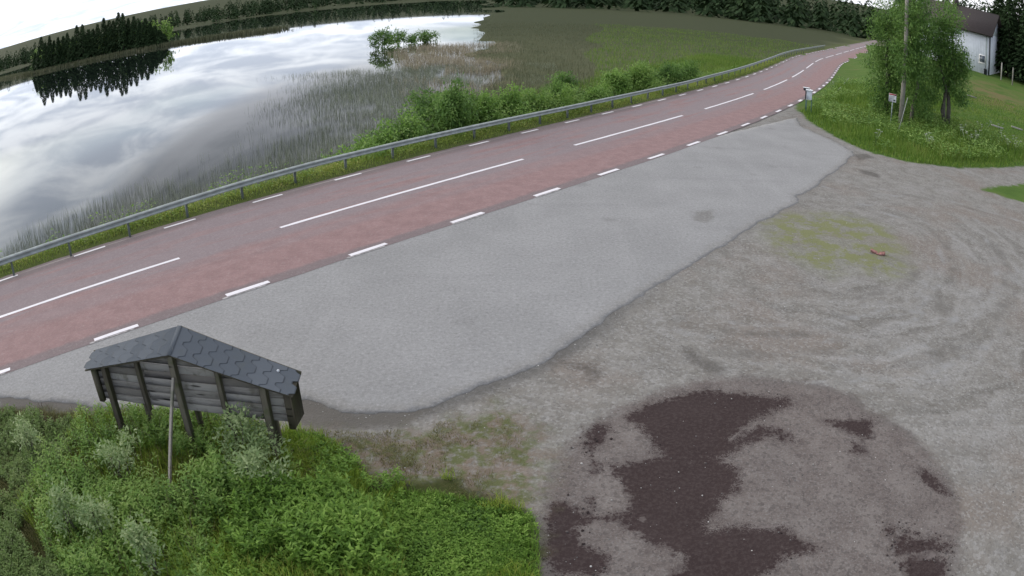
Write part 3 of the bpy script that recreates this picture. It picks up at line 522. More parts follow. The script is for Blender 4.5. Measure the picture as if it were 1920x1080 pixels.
# ------------------------------------------------------------------ guardrail
def rail_lat(s): return np.interp(s, [-30, -7.7, -3.7, 0.5, 3, 12, 16, 30, 35, 52, 70, 110], [2.9, 2.9, 3.0, 3.42, 3.55, 3.42, 3.35, 3.42, 3.6, 3.78, 3.8, 3.8])
gr = empty('guardrail', tuple(rp(6, 3.5)))
tag(gr, 'long grey galvanised crash barrier between the red road and the river', 'guardrail')
gl = np.array(gr.location)
ss_ = np.arange(-26, 112, 1.0)
prof = [(-.01, .355), (-.085, .375), (-.085, .420), (-.015, .445), (-.015, .487), (-.085, .512), (-.085, .557), (-.01, .585)]   # W-beam section (out from posts, height)
prof = [(o, .53 + (z - .47) * .84) for o, z in prof]
Vg = []
for o, z in prof:
    b0 = rp(ss_, rail_lat(ss_) + o - .01); b0[:, 2] = height(b0[:, 0], b0[:, 1]) * 0 + z; Vg.append(b0)
for o, z in prof[::-1]:
    b0 = rp(ss_, rail_lat(ss_) + o + .002); b0[:, 2] = z - .004 if z > .5 else z + .004; Vg.append(b0)
kk = len(ss_); m_ = len(Vg); Vg = np.concatenate(Vg) - gl
Qg = [[r * kk + i, r * kk + i + 1, ((r + 1) % m_) * kk + i + 1, ((r + 1) % m_) * kk + i] for r in range(m_) for i in range(kk - 1)]
mesh_obj('rail', Vg, np.array(Qg), M['galv'], gr)
for s in np.arange(-25.55, 111, 2.0):
    b_ = rp(s, rail_lat(s) + .06); tg = rp(s + .1, rail_lat(s)) - rp(s, rail_lat(s)); tg = tg / np.linalg.norm(tg); nr = np.array([-tg[1], tg[0], 0])
    mb = MB(); z0 = float(height([b_[0]], [b_[1]])[0]) - .3; zt = .60
    c_ = b_ + nr * .02
    for off, w, d in ((0, .008, .10), (-.028, .055, .008), (.028, .055, .008)):   # channel post: web and two flanges
        R_ = np.stack([tg, nr, [0, 0, 1]], 1)
        if off == 0: mb.box(c_ + tg * -.028 + np.array([0, 0, (z0 + zt) / 2]) - gl, (.008, .085, zt - z0), R_)
        else: mb.box(c_ + nr * off * 1.45 + np.array([0, 0, (z0 + zt) / 2]) - gl, (.058, .007, zt - z0), R_)
    mb.build('post', M['galv_post'], gr)
# ------------------------------------------------------------------ notice board seen from behind
d2 = np.array([.99662, -.08212]); n2_ = np.array([.08212, .99662])
nb = empty('notice_board', (-5.74, 7.33, 0), math.atan2(d2[1], d2[0]))
tag(nb, 'weathered wooden notice board with a shingled gable roof, seen from behind among green weeds', 'notice board')
mb = MB()
# planks: local x along the board, y away from the camera, z up
def roof_z(u): return 1.62 - (1.42 - u) * .236 if u < 1.42 else 1.62 - (u - 1.42) * .268
zb_ = .66; k = 0
while zb_ + k * .115 < 1.53:
    z0 = zb_ + k * .115; z1 = z0 + .109
    u0 = max(-.24, 1.40 - max(.05, 1.645 - z1) / .236); u1 = min(3.0, 1.40 + max(.05, 1.645 - z1) / .268)
    cuts = [u0] + sorted([c for c in (0.72 + .02 * (k % 3), 2.03) if u0 + .1 < c < u1 - .1 and (k * 7 + int(c * 10)) % 3]) + [u1]
    for a_, b_ in zip(cuts[:-1], cuts[1:]): mb.box(((a_ + b_) / 2, .045 + rng.normal(0, .003), (z0 + z1) / 2 + rng.normal(0, .002)), (b_ - a_ - .004, .022, z1 - z0), None, None, .004)
    k += 1
mb.build('board', M['plank'], nb)
def part(name, fn, mat=M['post']): b = MB(); fn(b); return b.build(name, mat, nb)
for u, z0, zt in ((.05, -.1, 1.30), (1.36, -.1, 1.585), (2.69, -.1, 1.27)):
    part('post', lambda b: b.beam((u - .02, -.045, z0), (u, -.045, zt), .095, .095, None, (1, 0, 0), .008))
for u, z0, zt in ((.69, .60, 1.42), (2.03, .52, 1.43)):
    part('batten', lambda b: b.beam((u, -.012, z0), (u, -.012, zt), .07, .075, None, (1, 0, 0), .006))
part('batten', lambda b: b.beam((2.03, .06, -.1), (2.03, .06, .56), .05, .05))
part('side_panel', lambda b: (b.box((-.225, .17, .90), (.03, .30, .50), None, None, .004), b.beam((-.22, -.01, .64), (-.22, -.01, 1.2), .09, .07)))
part('side_panel', lambda b: (b.box((3.015, .17, .865), (.03, .30, .52), None, None, .004), b.beam((2.985, -.012, .60), (2.985, -.012, 1.13), .08, .06)))
part('front_panel', lambda b: b.box((1.39, .325, .92), (3.20, .02, .48), None, None, .004), M['plank'])
for u in (.42, 1.36, 2.6): part('front_post', lambda b: b.beam((u, .27, -.1), (u, .27, 1.05), .07, .07))
bs = np.array(g_ := [0, 0, 0])
part('brace', lambda b: b.beam((1.37, -.12, 1.26), (1.42, -1.10, .0), .045, .035, None, (1, 0, 0), .005), M['grey_wood'])
# roof: two slopes of hexagonal felt shingles laid in courses
def roof_slope(side):
    near = lambda a: np.array([1.39 + side * a * (1.73 if side < 0 else 1.72), -.12, 1.60 - a * (.395 if side < 0 else .445)])
    farp = lambda a: np.array([1.385 + side * a * (1.78 if side < 0 else 1.70), .30, 1.80 - a * (.515 if side < 0 else .55)])
    N = 12; V = []; Q = []; T = []; tint = []; mi_q = []; 
    rows = 9
    deck = MB(); c = [near(0), farp(0), farp(1), near(1)]; nrm = np.cross(c[1] - c[0], c[3] - c[0]); nrm /= np.linalg.norm(nrm); nrm *= np.sign(nrm[2])
    top = np.array(c); bot = top - nrm * .028
    deck.add(np.concatenate([top - nrm * .022, bot - nrm * .01]), [(0, 1, 2, 3), (7, 6, 5, 4), (0, 4, 5, 1), (1, 5, 6, 2), (2, 6, 7, 3), (3, 7, 4, 0)], (), .4)
    rf = deck.build('roof', M['post'], nb)
    vs = []; fq = []; mi = []; tn = []
    for k in range(rows):
        a0 = (k - .9) / rows; a1 = (k + 1) / rows; zz = .003 + .002
        prof_t = np.linspace(-.012, 1.012, 41); hexw = .5
        ph = (prof_t / hexw + (.5 if k % 2 else 0)) % 1.0
        tab = np.clip((.5 - np.abs(ph - .5)) * 6 - .6, 0, 1) * .050 - .028        # trapezoid tabs
        n0 = len(vs)
        for j, tt in enumerate(prof_t):
            al = max(0, a0); ah = min(1.012, a1 + tab[j])
            pl = near(al) * (1 - tt) + farp(al) * tt; ph_ = near(ah) * (1 - tt) + farp(ah) * tt
            pb_ = ph_ + (pl - ph_) * (.017 / max(.02, ah - al) / 1.75); vs += [pl + nrm * .001, pb_ + nrm * .008, ph_ + nrm * .009, ph_ + nrm * .001]
        for j in range(40):
            q0 = n0 + 4 * j
            fq.append([q0, q0 + 4, q0 + 5, q0 + 1]); mi.append(0); fq.append([q0 + 1, q0 + 5, q0 + 6, q0 + 2]); mi.append(1); fq.append([q0 + 2, q0 + 6, q0 + 7, q0 + 3]); mi.append(1)
        tn += [rng.random()] * (4 * 41)
    mesh_obj('shingles', np.array(vs), np.array(fq), None, rf, {'tint': np.array(tn)}, False, [M['shingle'], M['edge']], mi)
    return rf
roof_slope(-1); rfr = roof_slope(1)
rb = MB(); rb.beam((1.39, -.122, 1.604), (1.385, .302, 1.806), .07, .006, .5, (1, 0, 0)); rb.build('ridge_cap', M['shingle'], nb)
capm = MB(); capm.tube([(2.83, .19, 1.30), (2.83, .185, 1.325), (2.83, .182, 1.335)], [.018, .018, .008], 10); capm.build('cap_nail', M['white_metal'], nb, True)  # small white cap nail on the right roof slope
fb = MB(); fb.beam((1.385, .312, 1.775), (3.09, .312, 1.225), .02, .05, None, (0, 1, 0)); fb.build('fascia', M['post'], nb)
fb = MB(); fb.beam((1.385, .312, 1.775), (-.40, .312, 1.26), .02, .05, None, (0, 1, 0)); fb.build('fascia', M['post'], nb)
# ------------------------------------------------------------------ small roadside things
SP = P['spot']
def gz(p): return float(height([p[0]], [p[1]])[0])
def at(k): p = SP[k]; return (p[0], p[1], gz(p))
# mailbox pair on green posts
mx = empty('mailbox', (16.34, 36.2, 0), -.45); tag(mx, 'white metal mailbox with a dark left side, on two thin green posts', 'mailbox')
b = MB(); b.box((0, 0, 1.03), (.34, .40, .52), None, None, .02); b.build('box', M['white_metal'], mx)
b = MB(); b.box((0, -.01, 1.315), (.42, .48, .045), None, None, .01); b.build('lid', M['white_metal'], mx)
b = MB(); b.box((-.20, .02, 1.02), (.055, .36, .46), None, None, .01); b.build('dark_left_side', M['dark_metal'], mx)  # dark sheet covering the left face of the white box
for x_ in (-.13, .16): b = MB(); b.beam((x_, .0, -.1), (x_, .0, .78), .05, .05); b.build('post', M['green_post'], mx)
m2 = empty('newspaper_box', (16.62, 37.0, 0), -.45); tag(m2, 'small white-topped newspaper box just behind the white metal mailbox', 'newspaper box')
b = MB(); b.box((-.1, 0, 1.24), (.36, .24, .15), None, None, .02); b.build('box', M['dark_metal'], m2)
b = MB(); b.box((-.1, 0, 1.335), (.42, .28, .035), None, None, .01); b.build('lid', M['white_metal'], m2)
b = MB(); b.beam((-.1, 0, -.1), (-.1, 0, 1.13), .06, .06); b.build('post', M['green_post'], m2)
# sign
sg_ = empty('road_sign', at('sign'), .0); sg_.rotation_euler = (0, 0, -.55); tag(sg_, 'small white sign with a red top band on a thin grey post under the trees', 'sign')
b = MB(); b.box((0, 0, 1.63), (.46, .02, .46), None, None, .006); b.build('plate', M['sign_white'], sg_)
b = MB(); b.box((0.01, -.0135, 1.815), (.43, .004, .075)); b.build('red_band', M['sign_red'], sg_)
for zz, w_ in ((1.71, .34), (1.64, .26), (1.57, .30)): b = MB(); b.box((-.18 + w_ / 2, -.0135, zz), (w_, .004, .02)); b.build('text_line', M['sign_text'], sg_)
b = MB(); b.box((.12, -.0135, 1.50), (.13, .004, .07)); b.build('arrow_mark', M['sign_text'], sg_)
b = MB(); b.tube([(0, .02, -.2), (0.02, .02, 1.85)], .028, 10); b.build('post', M['grey_post'], sg_)
b = MB(); b.box((.01, .02, .98), (.09, .075, .06)); b.build('clamp', M['grey_post'], sg_)
# utility pole and its guard pipe
up = empty('utility_pole', at('pole')); tag(up, 'thick pale wooden utility pole rising through the tree crowns beside the white sign', 'utility pole')
b = MB(); b.tube([(0, 0, -.4), (.04, 0, 3), (.08, 0, 9.2)], [.155, .14, .10], 14); b.build('shaft', M['pole_wood'], up, True)
b = MB(); b.box((.08, 0, 8.9), (1.6, .1, .12)); b.build('crossarm', M['pole_wood'], up)
for x_ in (-.6, .08, .7): b = MB(); b.tube([(x_, 0, 8.96), (x_, 0, 9.1), (x_, 0, 9.14)], [.03, .05, .02], 8); b.build('insulator', M['white_metal'], up, True)
gp = empty('guard_pipe', at('pipe')); tag(gp, 'slim pale pipe with a bent foot standing in the grass right of the utility pole', 'pipe')
b = MB(); b.tube([(.34, -.12, .02), (.14, -.05, .05), (.03, 0, .14), (.05, 0, .4), (.20, 0, 1.0), (.46, 0, 2.1)], .02, 8); b.build('bent_pipe', M['pale_pipe'], gp, True)
# leaning pale reed stake in the ditch
s0, s1 = SP['stake'], SP['stake2']
stv = empty('snow_stake', at('stake')); tag(stv, 'thin pale stake lying aslant in the grass between the mailbox and the trees', 'stake')
e = np.array([s1[0] - s0[0], s1[1] - s0[1]]); 
for a_, c_ in ((.0, .13), (.2, .40), (.55, .66), (.78, .92)):
    b = MB(); b.tube([(e[0] * t_ , e[1] * t_, .22 + .1 * t_ + gz((s0[0] + e[0] * t_, s0[1] + e[1] * t_)) - gz(s0)) for t_ in np.linspace(a_, c_, 4)], .035, 6); b.build('segment', M['pale_pipe'], stv, True)
# planks on the lawn
for k_, (nm, ln, rot, lb) in {'plank': ('lawn_plank', 1.0, -.35, 'pale plank lying on the lawn, nearer to the tree of the lower two'), 'plank2': ('lawn_plank', 1.0, -.35, 'pale plank lying on the lawn by the right picture edge'), 'plank3': ('lawn_plank', .9, -.25, 'weathered plank lying on the yellowed upper lawn')}.items():
    o = MB().box((0, 0, .10), (ln, .14, .09), None, None, .01).build(nm, M['pole_wood']); o.location = at(k_); o.rotation_euler = (0, .05, rot); tag(o, lb, 'plank', 'planks lying on the lawn')
# broken clay brick on the gravel
bk = empty('broken_brick', (*P['brick'], .0), -.5); tag(bk, 'broken red clay piece lying on the mossy gravel', 'brick')
for nm, c_, sz, ry in (('slab', (-.10, .02, .035), (.20, .13, .055), .25), ('slab', (.13, .0, .035), (.17, .16, .06), -.3), ('chip', (.02, -.06, .02), (.10, .07, .035), .1)):
    b = MB(); cr, sr2 = math.cos(ry), math.sin(ry); b.box(c_, sz, [[cr, 0, sr2], [0, 1, 0], [-sr2, 0, cr]], None, .012); b.build(nm, M['brick'], bk)
# house on the hill
hp = np.array(SP['house']); hd = unit(np.array(SP['housel']) - hp); 
hz_ = gz(hp); hs = empty('house', (hp[0], hp[1], hz_), math.atan2(hd[1], hd[0])); tag(hs, 'white boarded house on the lawn behind the trees, one small window showing', 'house')
Lh = 9.0; Wh = 6.5; Hh = 4.6
def hbox(name, c, sz, m, bev=0, par=None): b = MB(); b.box(c, sz, None, None, bev); return b.build(name, m, par or hs)
b = MB(); b.box((Lh / 2, -Wh / 2, Hh / 2 - .5), (Lh, Wh, Hh + 1)); b.build('wall', M['house_wall'], hs)
nbz = MB()
for kx in np.arange(.15, Lh, .22): nbz.box((kx, .012, Hh / 2), (.04, .02, Hh))
nbz.build('cover_strip', M['house_wall'], hs)
hbox('shade_strip', (-.06, -.04, Hh / 2 - .4), (.14, .16, Hh + .8), M['house_shade'])  # shaded side of the house put in as a near-black strip at its corner
rfm = MB(); 
for sgn in (1, -1): rfm.add([(-.5, -Wh / 2, Hh + 2.4), (Lh + .5, -Wh / 2, Hh + 2.4), (Lh + .5, -Wh / 2 + sgn * (Wh / 2 + .5), Hh - .35), (-.5, -Wh / 2 + sgn * (Wh / 2 + .5), Hh - .35), (-.5, -Wh / 2, Hh + 2.55), (Lh + .5, -Wh / 2, Hh + 2.55), (Lh + .5, -Wh / 2 + sgn * (Wh / 2 + .5), Hh - .2), (-.5, -Wh / 2 + sgn * (Wh / 2 + .5), Hh - .2)], [(0, 1, 2, 3), (7, 6, 5, 4), (0, 4, 5, 1), (1, 5, 6, 2), (2, 6, 7, 3), (3, 7, 4, 0)])
roofh = rfm.build('roof', M['house_roof'], hs)
b = MB(); b.add([(0, 0, Hh - .02), (0, -Wh, Hh - .02), (0, -Wh / 2, Hh + 2.35), (.1, 0, Hh - .02), (.1, -Wh, Hh - .02), (.1, -Wh / 2, Hh + 2.35)], [(0, 3, 4, 1), (0, 2, 5, 3), (1, 4, 5, 2)], [(0, 1, 2), (5, 4, 3)]); b.build('gable', M['house_wall'], hs)
hbox('chimney', (Lh * .6, -Wh / 2, Hh + 2.6), (.6, .6, 1.4), M['house_roof'], 0, hs)
for x_, z_ in ((.85, 1.6), (3.4, 1.6), (6.2, 1.6)):
    w_ = hbox('window', (x_, .035, z_), (.86, .05, .92), M['sign_white']); hbox('pane', (x_, .064, z_), (.68, .02, .74), M['glass'], 0, w_); hbox('sill', (x_, .09, z_ - .5), (.95, .12, .05), M['sign_white'], 0, w_)
hbox('downpipe', (.35, .07, Hh / 2), (.08, .08, Hh), M['grey_post'])
hbox('barrel', (.32, .30, .30), (.35, .35, .65), M['dark_metal'], .06)
# fence stakes by the dark trees
for k_, lb in (('fence1', 'bare grey fence post before the dark trees, left of the two'), ('fence2', 'bare grey fence post before the dark trees, right of the two')):
    o = MB().tube([(0, 0, -.3), (.02, 0, 1.9)], [.08, .07], 8).build('fence_post', M['pole_wood']); o.location = at(k_); tag(o, lb, 'fence post', 'fence posts before the dark trees')
# ------------------------------------------------------------------ plants: trees, bushes, reeds, grass
def crown(v, centers, radii, n, L, Wd, r, clump=.35, per=26, hang=.3):
    centers = np.asarray(centers, float); radii = np.asarray(radii, float)
    wgt = radii.prod(1) ** .67; nc = max(1, n // per); k = r.choice(len(centers), nc, p=wgt / wgt.sum())
    d = unit(r.normal(0, 1, (nc, 3))); rad = r.random(nc)[:, None] ** .45
    cc = centers[k] + d * radii[k] * rad
    p = np.repeat(cc, per, 0) + r.normal(0, clump, (nc * per, 3)) * [1, 1, .75]
    out = unit(p - np.repeat(centers[k], per, 0)); a = out * .5 + r.normal(0, .6, p.shape); a[:, 2] -= hang
    t = np.clip(np.repeat(r.normal(.5, .22, nc), per) + r.normal(0, .16, nc * per), 0, 1)
    v.put(*leaves(p, a, L * r.uniform(.7, 1.3, len(p)), Wd * r.uniform(.7, 1.3, len(p)), .12, .15, None, t, r))
def limb(b, p0, p1, r0, r1, r, bend=.12, n=6):
    p0, p1 = np.array(p0, float), np.array(p1, float); L = np.linalg.norm(p1 - p0); t = np.linspace(0, 1, n)[:, None]
    pts = p0 + (p1 - p0) * t; pts[1:-1] += r.normal(0, bend * L / 4, (n - 2, 3)); b.tube(pts, np.linspace(r0, r1, n), 8); return pts
def broad_tree(name, loc, stems, blobs, n, L, label, cat, group, seed, mat='lf_rowan', clump=.24):
    r = np.random.default_rng(seed); o = empty(name, loc); tag(o, label, cat, group)
    b = MB(); bl = np.asarray(blobs, float)
    for (x0, y0), (x1, y1, z1), r0 in stems:
        pts = limb(b, (x0, y0, -.3), (x1, y1, z1), r0, r0 * .35, r)
        for q in bl[:, :3]:
            s_ = pts[r.integers(2, len(pts))]
            if s_[2] < q[2] + .6: limb(b, s_, q + r.normal(0, .2, 3), r0 * .35, .012, r, .2)
    b.build('trunk', M['bark'], o, True)
    v = Veg(); crown(v, bl[:, :3], bl[:, 3:6], n, L, L * .5, r, clump); v.build('crown', M[mat], o); return o
TG = 'broadleaved trees behind the sign'
tl = np.array(at('tree')); 
broad_tree('rowan_tree', tuple(tl), [((0, 0), (-1.1, .3, 5.5), .13), ((.15, .1), (.25, .2, 6.2), .17), ((-.1, .2), (.1, .9, 5.8), .10)],
    [(-1.0, 0, 2.9, .9, .9, .9), (.45, -.1, 2.7, .8, .9, .9), (-.2, .3, 4.2, 1.5, 1.4, 1.1), (.4, .3, 4.6, 1.1, 1.1, 1.1), (-1.2, .3, 5.4, 1.2, 1.2, 1.1), (-.2, .3, 6.6, 1.2, 1.3, 1.1), (.85, -.3, 1.8, .45, .5, .45), (.1, .8, 3.2, .8, .8, .8), (-1.0, .5, 1.7, .7, .6, .55), (.8, 0, 3.6, .7, .8, .8)], 15500, .17,
    'forked dark-stemmed tree nearest the lawn, trunks parting low down', 'tree', TG, 41)
t2 = np.array(at('pole'))
broad_tree('birch_tree', tuple(t2 + np.array([1.15, .7, 0])), [((0, 0), (-.3, 0, 7.5), .13)],
    [(-.1, -.4, 1.9, .8, .8, .75), (-.9, -.9, 3.5, 1.1, .9, .75), (.4, -.2, 3.3, 1.2, 1.1, 1.0), (-.8, -.7, 4.7, 1.3, 1.2, .9), (.4, .1, 5.4, 1.4, 1.3, 1.2), (-.5, -.4, 6.4, 1.3, 1.3, 1.0), (0, 0, 7.4, 1.1, 1.1, .9), (.7, -.3, 1.1, .75, .7, .6), (1.2, .3, 1.9, .7, .7, .7)], 15000, .16,
    'leafy tree right beside the utility pole, boughs hanging over it', 'tree', TG, 42)
t3 = np.array(at('tree3'))
broad_tree('alder_tree', tuple(t3 + np.array([1.15, 1.2, 0])), [((0, 0), (-.3, .2, 6.5), .14), ((.3, 0), (.9, 0, 6), .1)],
    [(-.1, -.1, .8, 1.0, 1.0, .8), (-.4, 0, 2.0, 1.2, 1.1, .9), (.5, 0, 2.8, 1.1, 1.1, .9), (-.4, .2, 3.6, 1.35, 1.3, 1.0), (.5, .2, 4.7, 1.3, 1.3, 1.0), (-.3, .2, 5.4, 1.3, 1.3, .9), (.1, .2, 6.5, 1.2, 1.2, .9), (.9, -.2, 1.0, .6, .6, .7)], 15500, .15,
    'dark bushy tree left of the white sign, foliage down to the ground', 'tree', TG, 43)
eb = np.array(at('edgebush'))
broad_tree('edge_tree', tuple(eb + np.array([1.9, -.6, 0])), [((0, 0), (-.2, 0, 4.5), .12)], [(-.3, 0, 1.6, 1.0, 1.0, 1.1), (0, 0, 2.9, 1.1, 1.1, 1.0), (0, .2, 4.0, .9, .9, .9)], 3500, .14, 'small leafy tree reaching in from the right picture edge', 'tree', None, 44)
# dark conifers behind the house
def spruce_mesh(h, rad, n, r, L=.5):
    v = Veg(); t = r.random(n) ** .75; z = .06 * h + t * h * .94; lay = .75 + .25 * np.sin(z * 2 * PI / (h * .055)); rr = rad * (1 - t) ** .85 * lay * r.uniform(.35, 1, n) ** .5
    th = r.random(n) * 2 * PI; out = np.stack([np.cos(th), np.sin(th), 0 * th], 1); p = out * rr[:, None]; p[:, 2] = z
    a = out + np.array([0, 0, -.35]) + r.normal(0, .25, (n, 3)); s_ = L * (1.15 - .7 * t)
    v.put(*leaves(p, a, s_, s_ * .42, -.1, .2, None, np.clip(.45 + r.normal(0, .25, n), 0, 1), r)); return v
def spruce(name, loc, h, rad, n, seed, label, cat, group, L=.5):
    r = np.random.default_rng(seed); o = empty(name, loc); tag(o, label, cat, group)
    spruce_mesh(h, rad, n, r, L).build('crown', M['lf_spruce'], o); b = MB(); b.tube([(0, 0, -.5), (0, 0, h * .5), (0, 0, h * .97)], [h * .016, h * .010, .02], 7); b.build('trunk', M['bark'], o, True); return o
for i, (az, R_, h, rd_) in enumerate([(40.75, 86, 11, 2.6), (41.7, 82, 10, 2.5), (42.6, 84, 12, 2.9), (43.5, 80, 10, 2.6), (44.4, 83, 12, 2.8), (45.4, 80, 11, 2.7), (46.6, 82, 12, 2.8)]):
    x_, y_ = R_ * math.sin(math.radians(az)), R_ * math.cos(math.radians(az))
    spruce('spruce_tree', (x_, y_, gz((x_, y_)) - .2), h, rd_, 3000, 60 + i, 'tall dark spruce in the row right of the white house', 'tree', 'dark spruces right of the house', .75)
# spit trees standing over the river and mirrored in it
sp_h = [(-39.55, 9), (-39.2, 12), (-38.95, 14.8), (-38.6, 12.5), (-38.2, 13.2), (-37.8, 11.5), (-37.4, 13.6), (-36.9, 12.2), (-36.5, 13.4), (-36.0, 12.6), (-35.6, 14), (-35.1, 15), (-34.6, 13), (-34.2, 12.4), (-33.8, 13), (-33.3, 14.2), (-32.8, 15.8), (-32.4, 14.6), (-31.9, 15.2), (-31.5, 14.2), (-31.0, 12.4), (-30.5, 12), (-30.0, 11), (-29.5, 10.6), (-29.1, 9.2), (-28.7, 8.0), (-28.3, 6.0), (-28.0, 4.6)]
for i, (az, h) in enumerate(sp_h):
    aa = np.degrees(np.arctan2(SPIT[:, 0], SPIT[:, 1])); q = np.array([np.interp(az, aa, SPIT[:, 0]), np.interp(az, aa, SPIT[:, 1])]); r_ = np.random.default_rng(300 + i)
    q = q * (1 + r_.uniform(.004, .022))
    h *= r_.uniform(.82, 1.06); spruce('spruce_tree', (q[0], q[1], -1.0), h, (h * .16 + .55) * r_.uniform(.7, 1.35), 900, 100 + i, 'dark spruce among the clump on the low spit across the river', 'tree', 'spruces on the spit across the river', 1.5)
    if i % 3 == 0:
        q2 = q * 1.012; broad_tree('birch_tree', (q2[0] + 1.2, q2[1], -1.0), [((0, 0), (0, 0, 6), .15)], [(0, 0, 4, 2.2, 2.2, 2.6), (0.4, 0, 7, 1.7, 1.7, 2)], 500, 1.0, 'rounded green tree between the spruces on the far spit', 'tree', 'rounded trees on the spit across the river', 200 + i, 'lf_mid', .8)
v = Veg(); r_ = np.random.default_rng(88); n = 16000; kk = r_.random(n) * (len(SPIT) - 1); i_ = kk.astype(int); q = SPIT[i_] + (SPIT[i_ + 1] - SPIT[i_]) * (kk - i_)[:, None] + r_.normal(0, 2.6, (n, 2)); v.put(*blades(np.column_stack([q, np.full(n, WATER - .1)]), r_.uniform(.6, 1.7, n), .28, .4)); tag(v.build('spit_rushes', M['gr_sedge']), 'olive rushes along the low spit across the river', 'rushes', None, 'stuff')
# distant forest on the far bank: one mass
r_ = np.random.default_rng(77); v = Veg()
for i in range(1900):
    az = r_.uniform(-75, 62); R_ = r_.uniform(800, 1250) if az < -1 else r_.uniform(300, 800); x_, y_ = R_ * math.sin(math.radians(az)), R_ * math.cos(math.radians(az))
    Ls = lat_s([x_], [y_])[0][0]
    if abs(Ls) < 25: continue
    h = r_.uniform(11, 25); n = 70; t = r_.random(n) ** .8; th = r_.random(n) * 2 * PI; out = np.stack([np.cos(th), np.sin(th), 0 * th], 1); p = out * (h * .17 * (1 - t) ** .9)[:, None]; p[:, 2] = t * h * .95
    p += [x_, y_, gz((x_, y_)) - .5]; s_ = 4.2 * (1.15 - .7 * t); v.put(*leaves(p, out + [0, 0, -.4], s_, s_ * .5, -.1, .2, None, np.clip(r_.uniform(.1, .9) + r_.normal(0, .2, n), 0, 1), r_))
tag(v.build('distant_forest', M['lf_spruce']), 'dark spruce forest along the far bank and hills', 'forest', None, 'stuff')
# willow bushes along the bank behind the rail: (run along road, lateral, height, half width, kind)
BU = [(5.8, 5.2, .55, .7, 'low green bush hugging the rail, first of the row from the left', 'lf_bush'), (7.2, 5.1, .95, .85, 'low rounded willow bush before the tall dark one', 'lf_bush'), (8.9, 5.2, 1.3, .9, 'bushy light green willow at the left foot of the tall dark one', 'lf_bush'),
      (11.1, 5.4, 2.15, 1.25, 'tallest dense dark green bush behind the rail', 'lf_rowan'), (13.4, 5.4, 1.7, .9, 'upright light green bush right of the tallest dark one', 'lf_bush'), (15.2, 5.6, 1.75, .95, 'pointed willow bush in the middle of the row', 'lf_bush'), (17.3, 5.3, 1.45, 1.1, 'wide grey-green bush close behind the rail', 'lf_mid'), (19.6, 5.5, 1.6, 1.1, 'dark rounded bush ending the dense stretch of the row', 'lf_rowan'),
      (23.0, 5.6, .9, .8, 'low yellowish bush in the gap of the row', 'lf_bush'), (26.2, 5.8, 1.3, .9, 'loose bush at the left of the far pair', 'lf_bush'), (28.8, 5.6, 1.6, 1.1, 'full bush with white flower heads at the right of the far pair', 'lf_mid'), (35.2, 5.8, 1.5, 1.2, 'lone dark bush before the bright meadow', 'lf_rowan'), (39.0, 6.2, 1.1, 1.0, 'small bush far along the rail', 'lf_bush')]
for i, (s_, l_, h_, w_, lb, mt) in enumerate(BU):
    r = np.random.default_rng(500 + i); c_ = rp(s_, l_ + .35); z0 = gz(c_); o = empty('willow_bush', (c_[0], c_[1], z0)); tag(o, lb, 'bush', 'bushes along the river side of the guardrail')
    h2 = h_ * 1.08 - z0 * .6; bl = [(0, 0, h2 * .55, w_, w_, h2 * .42)] + [(r.normal(0, w_ * .5), r.normal(0, w_ * .5), h2 * r.uniform(.3, .85), w_ * r.uniform(.35, .6), w_ * r.uniform(.35, .6), h2 * r.uniform(.18, .34)) for _ in range(7)]
    b = MB()
    for q in bl: limb(b, (r.normal(0, .12), r.normal(0, .12), -.2), q[:3], .03, .008, r, .15)
    b.build('stems', M['bark'], o, True); v = Veg(); bl = np.array(bl); crown(v, bl[:, :3], bl[:, 3:], int(2700 * w_ * h2), .16, .068, r, .15, 20, .05); v.build('foliage', M[mt], o)
def strip(s0, s1, l0, l1, n, r=rng):
    s = r.uniform(s0, s1, n); l = r.uniform(l0, l1, n); return rp(s, l)[:, :2]
# verge grass between asphalt and rail
v = Veg(); xy = strip(-14, 70, 3.2, 5.0, 42000); kL, kS = lat_s(xy[:, 0], xy[:, 1]); keep = rng.random(len(xy)) < np.clip(1.25 - kS / 75, .25, 1) * smooth(3.15, 3.5, kL + .25 * vnoise(xy[:, 0], xy[:, 1], 1.5, 9)); xy = xy[keep]; kL = kL[keep]
p = on_ground(xy, -.01); hh = (.07 + .16 * smooth(3.3, 4.4, kL) + .12 * np.maximum(0, vnoise(xy[:, 0], xy[:, 1], .9, 14))) * rng.uniform(.6, 1.4, len(p))
v.put(*blades(p, hh, .016, .8)); xy = strip(-14, 60, 3.4, 4.9, 15000); kL, kS = lat_s(xy[:, 0], xy[:, 1]); xy = xy[vnoise(xy[:, 0], xy[:, 1], 1.1, 62) > -.16]; p = on_ground(xy); p[:, 2] += rng.uniform(.02, .24, len(p)); a_ = rng.normal(0, 1, p.shape); a_[:, 2] = rng.uniform(0, .8, len(p)); v.put(*leaves(p, a_, rng.uniform(.06, .12, len(p)), rng.uniform(.025, .05, len(p)), tint=rng.uniform(.3, 1, len(p))))
tag(v.build('verge_grass', M['gr_verge']), 'green grass on the strip under the guardrail', 'grass', None, 'stuff')
v = Veg(); xy = strip(-14, 46, 3.55, 6.0, 20000); kL, kS = lat_s(xy[:, 0], xy[:, 1]); nz = vnoise(xy[:, 0], xy[:, 1], .8, 15); keep = nz > -.08; xy = xy[keep]
p = on_ground(xy); zl = rng.uniform(.02, .42, len(p)) * (1 + nz[keep]); zl = np.where(lat_s(xy[:, 0], xy[:, 1])[0] > 4.0, zl * 1.5, zl * .8); p[:, 2] += zl; a_ = rng.normal(0, 1, p.shape); a_[:, 2] = rng.uniform(-.1, .8, len(p))
